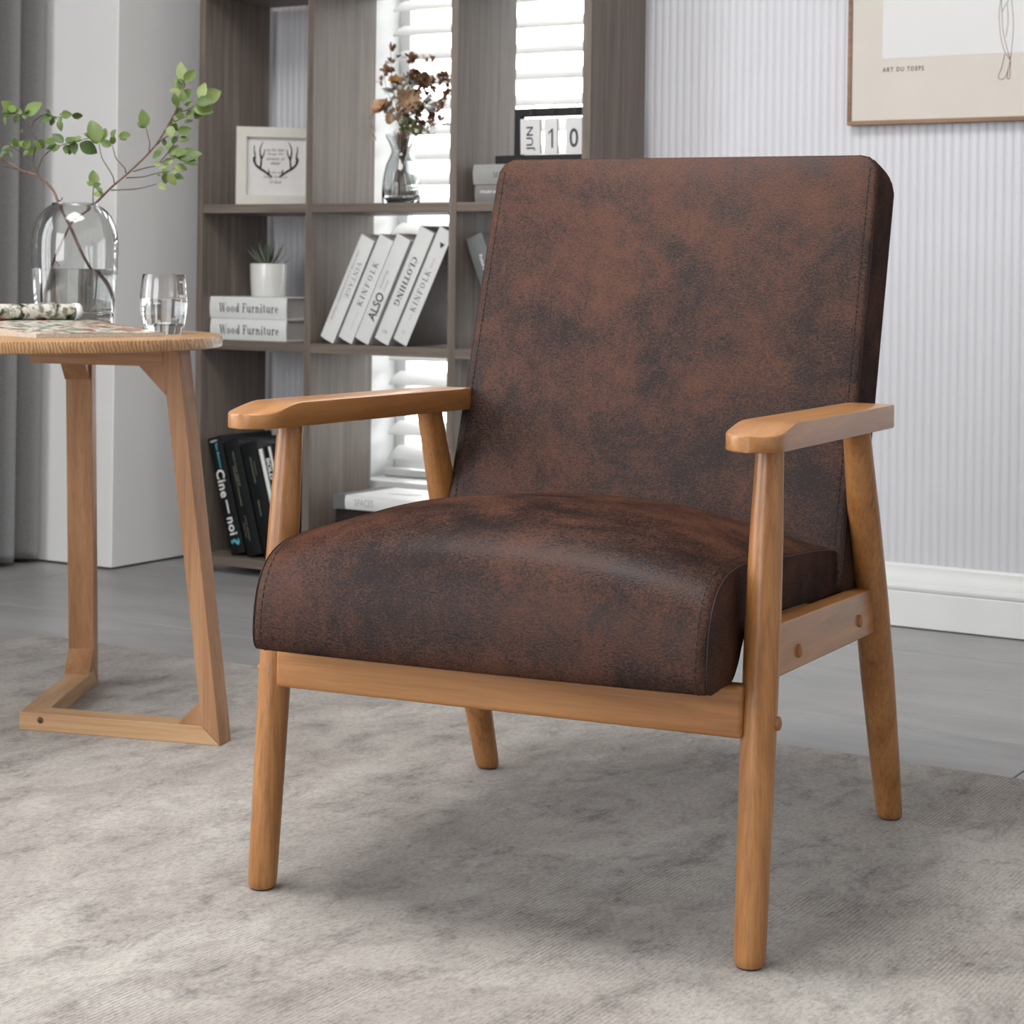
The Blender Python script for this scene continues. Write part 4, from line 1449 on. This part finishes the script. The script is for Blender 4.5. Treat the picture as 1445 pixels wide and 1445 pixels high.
for sx in (-1, 1):
    st = MB()
    zz = 0.03
    while zz < BH - 0.022:
        a, b = (sx * (BW - 0.0115), zz), (sx * (BW - 0.0115), zz + 0.0046)

        def bl(p):
            return 0.011 * (1 - (p[0] / BW) ** 2) * max(0.0, 1 - ((p[1] - BH * .5) / (BH * .5)) ** 2) ** 0.6 + 0.0002
        st.tube([b3d(a, -bl(a)), b3d(b, -bl(b))], 0.0006, 4)
        zz += 0.0074
    o = st.build('stitching', thread, bk)
    o['kind'] = 'stuff'
    m = MB()
    seamp = [p for p in outline(0.0008) if p.x * sx > 0 and p.y > 0.02 and abs(p.x) > BW * 0.86]
    seamp.sort(key=lambda p: p.y + (0.0 if abs(p.x) > BW - 0.03 else 0.0))
    m.tube([b3d(p, 0.0040) for p in seamp], 0.0009, 6)
    m.build('seam', thread, bk, smooth=60)

# ------------------------------------------------------------------ side table
t_ang = 15.68
tb = tag(empty('side_table', (-2.186, 2.153, 0)), 'round light wooden side table on an open V-shaped base left of the armchair', 'table')
TBX, TBY = -2.186, 2.153
# bar frame: s along the bar from the corner, n across (away from the camera)
Lf, Lb = 0.331, 0.347
MF = RZ(t_ang)                                  # corner is the origin; x along front bar
MBk = RZ(120.0)                                 # x along back bar, its width lies on the -y side
HB, WB, VB = 0.027, 0.041, 0.039


def tpart(name, mb, mat, M, bevel=0.0012):
    o = mb.build(name, mat, tb, bevel=bevel)
    o.matrix_local = M
    return o


def slab(mb, pts, w0, w1):
    """outline in the s-z plane of a bar, extruded across its width"""
    n = len(pts)
    vs = [(s, w0, z) for s, z in pts] + [(s, w1, z) for s, z in pts]
    fs = [tuple(range(n)), tuple(range(2 * n - 1, n - 1, -1))] + [(i, n + i, n + (i + 1) % n, (i + 1) % n) for i in range(n)]
    mb.add(vs, fs)


ZU = 0.5832
Lb = 0.345
m = MB()                                        # front bar: mitred to the back bar in plan, to the leg in elevation
m.rings([[(0, 0, 0), (Lf, 0, 0), (Lf, WB, 0), (0.0298, WB, 0)], [(0, 0, HB), (Lf - 0.030, 0, HB), (Lf - 0.030, WB, HB), (0.0298, WB, HB)]])
tpart('base_bar', m, table_x, MF)
m = MB()
m.rings([[(0.0004, -0.0004, 0), (0.0328, -VB, 0), (Lb, -VB, 0), (Lb, 0, 0)], [(0.0004, -0.0004, HB), (0.0328, -VB, HB), (Lb - 0.030, -VB, HB), (Lb - 0.030, 0, HB)]])
tpart('base_bar', m, table_x, MBk)
# right leg leans in towards the corner
m = MB()
slab(m, [(Lf - 0.0298, HB + 0.0003), (Lf + 0.0002, 0.0), (Lf - 0.0755, ZU), (Lf - 0.1035, ZU)], 0.0, WB)
tpart('leg', m, table_z, MF)
m = MB()
slab(m, [(Lf - 0.071, HB), (Lf - 0.030, HB), (Lf - 0.0345, 0.064)], 0.004, WB - 0.006)
tpart('gusset', m, table_z, MF, 0.0006)
m = MB()
slab(m, [(Lf - 0.140, 0.5560), (Lf - 0.0955, 0.513), (Lf - 0.099, 0.5565)], 0.002, WB - 0.002)
tpart('gusset', m, table_z, MF, 0.0006)
m = MB()
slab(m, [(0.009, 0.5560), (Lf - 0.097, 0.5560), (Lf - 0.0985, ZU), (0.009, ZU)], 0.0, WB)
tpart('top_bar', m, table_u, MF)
# back leg
m = MB()
slab(m, [(Lb - 0.0298, HB + 0.0003), (Lb + 0.0002, 0.0), (Lb - 0.050, ZU), (Lb - 0.080, ZU)], -VB, 0.0045)
tpart('leg', m, table_z, MBk)
m = MB()
slab(m, [(Lb - 0.064, HB), (Lb - 0.030, HB), (Lb - 0.0325, 0.064)], -VB + 0.0005, 0.0040)
tpart('gusset', m, table_z, MBk, 0.0006)
m = MB()
slab(m, [(Lb - 0.118, 0.5560), (Lb - 0.0735, 0.516), (Lb - 0.077, 0.5565)], -VB + 0.004, 0.0060)
tpart('gusset', m, table_z, MBk, 0.0006)
m = MB()
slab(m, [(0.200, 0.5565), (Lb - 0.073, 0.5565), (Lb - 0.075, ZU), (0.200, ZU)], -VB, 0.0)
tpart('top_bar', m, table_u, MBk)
m = MB()
m.lathe([(0.0052, 0), (0.0052, 0.0003), (0.0035, 0.0009), (0.0003, 0.0011)], 18, T(0.036, 0.0, 0.0165) @ RX(90))
o = m.build('wood_knot', plain('dark_wood_knot', (0.075, 0.035, 0.02), 0.6, vary=0.3, scale=300), tb, smooth=50)
o.matrix_local = MF
m = MB()
m.lathe([(0.001, ZU), (0.356, ZU), (0.3595, ZU + 0.0015), (0.360, ZU + 0.004), (0.360, ZU + 0.0140), (0.3592, ZU + 0.0168), (0.357, ZU + 0.0178), (0.001, ZU + 0.0178)], 128)
o = m.build('tabletop', table_top, tb, smooth=40)
o.location = (-2.234 - TBX, 2.114 - TBY, 0)
ZT = ZU + 0.0178


def cr(X, Z):
    """view-aligned floor-plan offset (sideways, away) to room x, y"""
    return (X * c_ - Z * s_, X * s_ + Z * c_)


# ------------------------------------------------------------------ water glass
gx, gy = cr(-0.537, 3.03)
gl = tag(empty('water_glass', (gx, gy, ZT + 0.0002)), 'small barrel-shaped tumbler half full of water on the side table', 'glass')
m = MB()
out = [(0.026, 0.0), (0.0285, 0.0006), (0.0305, 0.006), (0.0335, 0.018), (0.0358, 0.032), (0.0366, 0.046), (0.0360, 0.062), (0.0345, 0.077), (0.0326, 0.0905), (0.0322, 0.0918)]
inn = [(0.0312, 0.0918), (0.0308, 0.0905), (0.0328, 0.077), (0.0343, 0.062), (0.0348, 0.046), (0.0340, 0.032), (0.0320, 0.022), (0.0280, 0.0165), (0.0005, 0.0160)]
m.lathe(out + inn, 48, caps=(False, True))
m.v.append((0, 0, 0))
n0 = len(m.v) - 1
m.f += [(n0, (k + 1) % 48, k) for k in range(48)]
m.build('tumbler', clear_glass, gl, smooth=50)
m = MB()
ww = [(0.0005, 0.0158), (0.0282, 0.0163), (0.0322, 0.0219), (0.0342, 0.032), (0.0350, 0.046), (0.0349, 0.0545), (0.0344, 0.0550), (0.0005, 0.0545)]
m.lathe(ww, 48)
m.build('water', water_mat, gl, smooth=50)

# ------------------------------------------------------------------ big vase with branches
vx, vy = cr(-0.7165, 3.215)
va = tag(empty('large_glass_vase', (vx, vy, ZT + 0.0002)), 'large domed smoky glass vase half filled with water on the side table', 'vase')
m = MB()
out = [(0.056, 0.0), (0.0615, 0.0006), (0.0632, 0.004), (0.0645, 0.03), (0.0668, 0.06), (0.0690, 0.095), (0.0700, 0.125), (0.0698, 0.142), (0.0682, 0.157), (0.0645, 0.172), (0.0585, 0.185),
       (0.0500, 0.195), (0.0420, 0.2005), (0.0380, 0.2035), (0.0378, 0.2060)]
inn = [(0.0362, 0.2062), (0.0360, 0.2030), (0.0405, 0.1985), (0.0488, 0.1930), (0.0570, 0.1834), (0.0628, 0.1710), (0.0664, 0.1563), (0.0680, 0.1416), (0.0682, 0.125), (0.0672, 0.095), (0.0650, 0.06),
       (0.0627, 0.034), (0.0600, 0.0265), (0.0540, 0.0240), (0.0005, 0.0235)]
m.lathe(out + inn, 64, caps=(False, True))
m.v.append((0, 0, 0))
n0 = len(m.v) - 1
m.f += [(n0, (k + 1) % 64, k) for k in range(64)]
m.build('vessel', smoke_glass, va, smooth=50)
m = MB()
WL = 0.0985
ww = [(0.0005, 0.0232), (0.0542, 0.0237), (0.0603, 0.0262), (0.0630, 0.034), (0.0652, 0.06), (0.0674, 0.095), (0.0676, WL), (0.0665, WL - 0.0002), (0.0005, WL - 0.0006)]
m.lathe(ww, 64)
m.build('water', water_mat, va, smooth=50)

MPP = 3.215 / 2770


def vp(zx, zy, dep=0.0):
    """branch coordinates about the vase: sideways / up in the plane the branches fan out in, dep = away"""
    px, py = zx / 4.25, 60 + zy / 4.25
    u, v = (px - 105.5) * MPP, (465.2 - 0.013 * (px - 105.5) - py) * MPP
    return Vector((u * c_ - dep * s_, u * s_ + dep * c_, v))


# one leaf, length 1 along +y, folded and curved
lm = MB()
for i in range(8):
    t = i / 7
    w = 0.31 * (math.sin(PI * t ** 0.85)) ** 0.8 if 0 < t < 1 else 0.004
    zc = -0.10 * t * t
    lm.add([(-w, t, zc + w * 0.28), (0, t, zc), (w, t, zc + w * 0.28)], [])
for i in range(7):
    lm.f += [(i * 3, i * 3 + 1, i * 3 + 4, i * 3 + 3), (i * 3 + 1, i * 3 + 2, i * 3 + 5, i * 3 + 4)]
leaf_meshes = []
for mt in (leaf_mat, leaf_pale):
    me = lm.mesh('leaf')
    me.materials.append(mt)
    me.polygons.foreach_set('use_smooth', [True] * len(me.polygons))
    leaf_meshes.append(me)


def add_leaf(root, b, t, pale):
    dep = rnd.uniform(-0.022, 0.022)
    p0 = vp(b[0], b[1], dep * 0.5)
    p1 = vp(t[0], t[1], dep * 0.5 + rnd.uniform(-0.008, 0.008))
    d = p1 - p0
    L = d.length
    y = d.normalized()
    zref = Vector((s_, -c_, 0.35)) + Vector((rnd.gauss(0, .35), rnd.gauss(0, .35), rnd.gauss(0, .35)))
    xx = y.cross(zref).normalized()
    zz = xx.cross(y)
    o = link('leaf', leaf_meshes[1 if pale else 0], root)
    L *= 1.16
    k = rnd.uniform(0.95, 1.15)
    o.matrix_local = Matrix(((xx.x * L * k, y.x * L, zz.x * L, p0.x), (xx.y * L * k, y.y * L, zz.y * L, p0.y), (xx.z * L * k, y.z * L, zz.z * L, p0.z), (0, 0, 0, 1)))


def branch(label, stem, sr, twigs, leaves, pale_p):
    r = tag(empty('leafy_branch', (vx, vy, ZT + 0.0002)), label, 'branch', 'leafy branches in the large vase')
    mb = MB()
    sp = smoothpath([vp(*p) for p in stem], 5)
    n = len(sp) - 1
    mb.tube(sp, [sr[0] + (sr[1] - sr[0]) * i / n for i in range(n + 1)], 8)
    st = mb.build('stem', bark, r, smooth=60)
    for tw in twigs:
        mb = MB()
        tp = smoothpath([vp(*p) for p in tw], 4)
        mb.tube(tp, [0.0011 - 0.0005 * i / (len(tp) - 1) for i in range(len(tp))], 6)
        mb.build('twig', twig_mat, r, smooth=60)
    for bx, by, tx, ty in leaves:
        add_leaf(r, (bx, by), (tx, ty), rnd.random() < pale_p)
    return r


R_leaves = [(1095, 215, 1065, 120), (1095, 220, 1160, 165), (1080, 270, 1030, 205), (1075, 280, 1010, 280), (1080, 270, 1060, 205), (1075, 330, 1050, 260), (1070, 330, 1120, 270), (1060, 370, 1035, 310),
            (1090, 350, 1090, 285), (1110, 375, 1115, 330), (1060, 390, 1035, 345), (1080, 380, 1040, 420), (1090, 370, 1140, 345), (1190, 330, 1215, 240), (1190, 330, 1295, 280), (1170, 350, 1260, 335),
            (1150, 370, 1255, 395), (1150, 400, 1200, 385), (1150, 440, 1195, 380), (1110, 440, 1145, 390), (1100, 420, 1060, 440), (1090, 470, 1135, 450), (1060, 450, 1020, 470), (1050, 520, 1020, 455),
            (1060, 530, 1135, 510), (1050, 550, 1030, 590), (1060, 575, 1115, 560), (1060, 540, 1110, 520), (1020, 560, 1010, 490), (970, 620, 920, 650), (960, 640, 915, 680), (990, 610, 965, 570),
            (1000, 640, 1015, 590), (1010, 670, 1050, 610), (1010, 680, 1085, 650), (1050, 680, 1180, 650), (1080, 685, 1170, 710), (1040, 660, 1105, 640), (960, 720, 1020, 690), (960, 720, 920, 720),
            (1000, 720, 1025, 680), (1000, 740, 960, 750), (1040, 730, 1105, 745), (1020, 770, 1060, 745), (990, 770, 985, 830), (1010, 780, 1050, 840), (1030, 785, 1085, 800), (1010, 760, 960, 765),
            (940, 840, 985, 865), (935, 785, 955, 790), (865, 505, 850, 410), (868, 505, 820, 475), (585, 605, 540, 480), (590, 600, 610, 520), (585, 600, 535, 575), (560, 570, 500, 550), (665, 620, 605, 600),
            (665, 610, 670, 560), (665, 570, 690, 530), (700, 560, 765, 550), (700, 555, 740, 575), (650, 600, 620, 625), (555, 865, 550, 775), (560, 860, 520, 840), (560, 870, 600, 850), (570, 890, 605, 915),
            (565, 880, 600, 880), (555, 900, 590, 920)]
L_leaves = [(370, 610, 310, 560), (380, 600, 420, 580), (340, 625, 275, 640), (330, 620, 270, 590), (390, 610, 440, 575), (410, 610, 400, 670), (430, 600, 435, 665), (450, 595, 480, 570), (470, 610, 560, 655),
            (490, 610, 530, 600), (500, 600, 480, 650), (520, 575, 560, 545), (420, 600, 470, 590), (350, 620, 320, 660), (380, 615, 385, 665), (300, 440, 245, 480), (290, 435, 270, 415), (300, 450, 290, 500),
            (340, 470, 320, 460), (340, 470, 350, 530), (370, 450, 350, 500), (360, 440, 420, 440), (410, 440, 465, 440), (350, 445, 345, 430), (140, 450, 225, 380), (130, 440, 100, 420), (120, 440, 160, 420),
            (130, 450, 150, 470), (90, 430, 40, 400), (70, 440, 10, 375), (60, 450, 20, 430), (40, 460, 0, 430), (20, 440, 45, 385), (90, 450, 70, 490), (20, 450, 10, 500), (50, 440, 90, 420), (150, 460, 175, 430),
            (200, 600, 240, 650), (210, 620, 245, 600), (160, 640, 110, 610), (140, 650, 180, 610), (100, 630, 50, 620), (60, 640, 20, 660), (30, 670, 5, 700), (40, 670, 60, 700), (90, 640, 75, 590),
            (170, 660, 150, 690), (130, 540, 110, 550), (200, 640, 160, 680), (230, 600, 250, 640), (30, 650, 0, 640), (-20, 640, -60, 600), (-30, 440, -80, 420), (-20, 720, -70, 740), (-40, 450, -70, 500)]
branch('leafy branch leaning right out of the vase, ending in a dense pale green tip',
       [(300, 1560, -0.03), (320, 1350, -0.01), (400, 1130, 0.004), (440, 1065, 0.006), (550, 975, 0.010), (660, 870), (760, 780), (880, 660), (950, 570), (1000, 480), (1045, 390), (1075, 300), (1090, 230)],
       (0.0024, 0.0011),
       [[(885, 645), (890, 600), (880, 560), (865, 500)], [(680, 850), (670, 800), (620, 720), (600, 680), (585, 610)], [(748, 780), (740, 750), (690, 695), (678, 660), (665, 615)],
        [(790, 770), (870, 745), (930, 730), (1000, 690), (1080, 680)], [(750, 808), (850, 800), (940, 775), (1010, 765)], [(660, 885), (800, 875), (870, 860), (935, 840)], [(925, 610), (970, 570), (1010, 545), (1050, 530)],
        [(940, 720), (1000, 650), (1050, 570), (1060, 540)], [(555, 965), (553, 920), (555, 865)], [(1045, 390), (1090, 400), (1140, 375), (1190, 330)], [(1000, 480), (1050, 455), (1110, 430)]],
       R_leaves, 0.55)
branch('leafy branch leaning left out of the vase, spreading into darker green twigs',
       [(600, 1600, 0.03), (590, 1480, 0.02), (560, 1400, 0.012), (500, 1280, -0.002), (430, 1120, -0.008), (370, 1000, -0.01), (350, 960, -0.008), (310, 890), (235, 820), (120, 780), (60, 745), (-20, 715), (-80, 710)],
       (0.0030, 0.0015),
       [[(235, 820), (195, 740), (200, 660), (210, 600), (180, 540), (140, 490), (110, 450), (40, 440), (-40, 440)], [(218, 800), (225, 760), (250, 700), (290, 660), (380, 615), (450, 595), (530, 575)],
        [(190, 720), (140, 690), (100, 660), (0, 620), (-40, 640)], [(175, 525), (190, 490), (210, 470), (260, 440), (330, 455), (400, 440)], [(130, 785), (60, 765), (-30, 755)], [(355, 960, -0.008), (372, 950, -0.008), (375, 935, -0.008)],
        [(330, 1300, -0.01), (370, 1350, -0.012)]],
       L_leaves, 0.12)

# ------------------------------------------------------------------ magazine with its far pages rolled up
mgx, mgy = cr(-0.670, 2.770)
mg = tag(empty('magazine', (mgx, mgy, ZT + 0.0002), YAW + R(42)), 'open illustrated magazine with its far pages rolled up, on the side table', 'magazine')
MW, ML = 0.212, 0.235            # local x along the near edge, y away


def magtop(y):
    t = y / ML
    return 0.0062 + 0.0125 * t * t * (3 - 2 * t)


def make_print(name, a, b, c, sc):
    m_, nt, bs = new_mat(name)
    v = coords(nt, (1, 1, 1))
    f = noise(nt, v, sc, 3, 0.5, 0.8)
    g = noise(nt, v, sc * 2.7, 3, 0.6, 0.3)
    c1 = ramp(nt, f, [(0.36, a), (0.46, b), (0.52, (0.62, 0.60, 0.55)), (0.64, c)]).outputs[0]
    c2 = ramp(nt, g, [(0.43, (0.05, 0.05, 0.045)), (0.50, (1, 1, 1))]).outputs[0]
    nt.links.new(mix(nt, 0.7, c1, c2, 'MULTIPLY'), bs.inputs['Base Color'])
    bs.inputs['Roughness'].default_value = 0.3
    return m_


print_flat = make_print('printed_page', (0.34, 0.13, 0.06), (0.55, 0.50, 0.42), (0.16, 0.22, 0.11), 26)
print_roll = make_print('printed_rolled_page', (0.02, 0.03, 0.015), (0.48, 0.46, 0.36), (0.50, 0.48, 0.40), 40)
NY = 14
m = MB()
rings = []
for k in range(NY + 1):
    y = ML * k / NY
    rings.append([(0, y, 0), (MW, y, 0), (MW, y, magtop(y) - 0.0006), (0, y, magtop(y) - 0.0006)])
m.rings(rings)
m.f = [tuple(reversed(f)) for f in m.f]
m.build('page_block', paper_light, mg, smooth=30)
m = MB()
rings = []
for k in range(NY + 1):
    y = ML * k / NY
    rings.append([(0, y, magtop(y) - 0.0006), (MW, y, magtop(y) - 0.0006), (MW, y, magtop(y)), (0, y, magtop(y))])
m.rings(rings)
m.f = [tuple(reversed(f)) for f in m.f]
m.build('top_page', print_flat, mg, smooth=30)
RR = 0.0133
m = MB()
sp = []
for k in range(73):
    a = 2 * PI * k / 36
    r = RR - 0.0016 * k / 36
    sp.append((r * math.cos(a - PI / 2), r * math.sin(a - PI / 2)))
inn_ = [(x * (1 - 0.0006 / RR), z * (1 - 0.0006 / RR)) for x, z in reversed(sp)]
ring = sp + inn_
n = len(ring)
yc, zc = ML - 0.004, magtop(ML) + RR - 0.0008
m.add([(-0.03, yc + a, zc + b) for a, b in ring] + [(MW - 0.014, yc + a, zc + b) for a, b in ring],
      [(i, (i + 1) % n, n + (i + 1) % n, n + i) for i in range(n)])
k_ = len(sp)
for off in (0, n):
    for i in range(k_ - 1):
        m.f.append((off + i, off + i + 1, off + n - 2 - i, off + n - 1 - i))
m.build('rolled_pages', print_roll, mg, smooth=60)
m = MB()
m.lathe([(RR + 0.0003, 0), (RR + 0.0003, 0.0105)], 36, T(MW - 0.0255, yc, zc) @ RY(90), caps=(False, False))
band = m.build('white_margin', paper_white, mg, smooth=60)
band.modifiers.new('thickness', 'SOLIDIFY').thickness = 0.0004
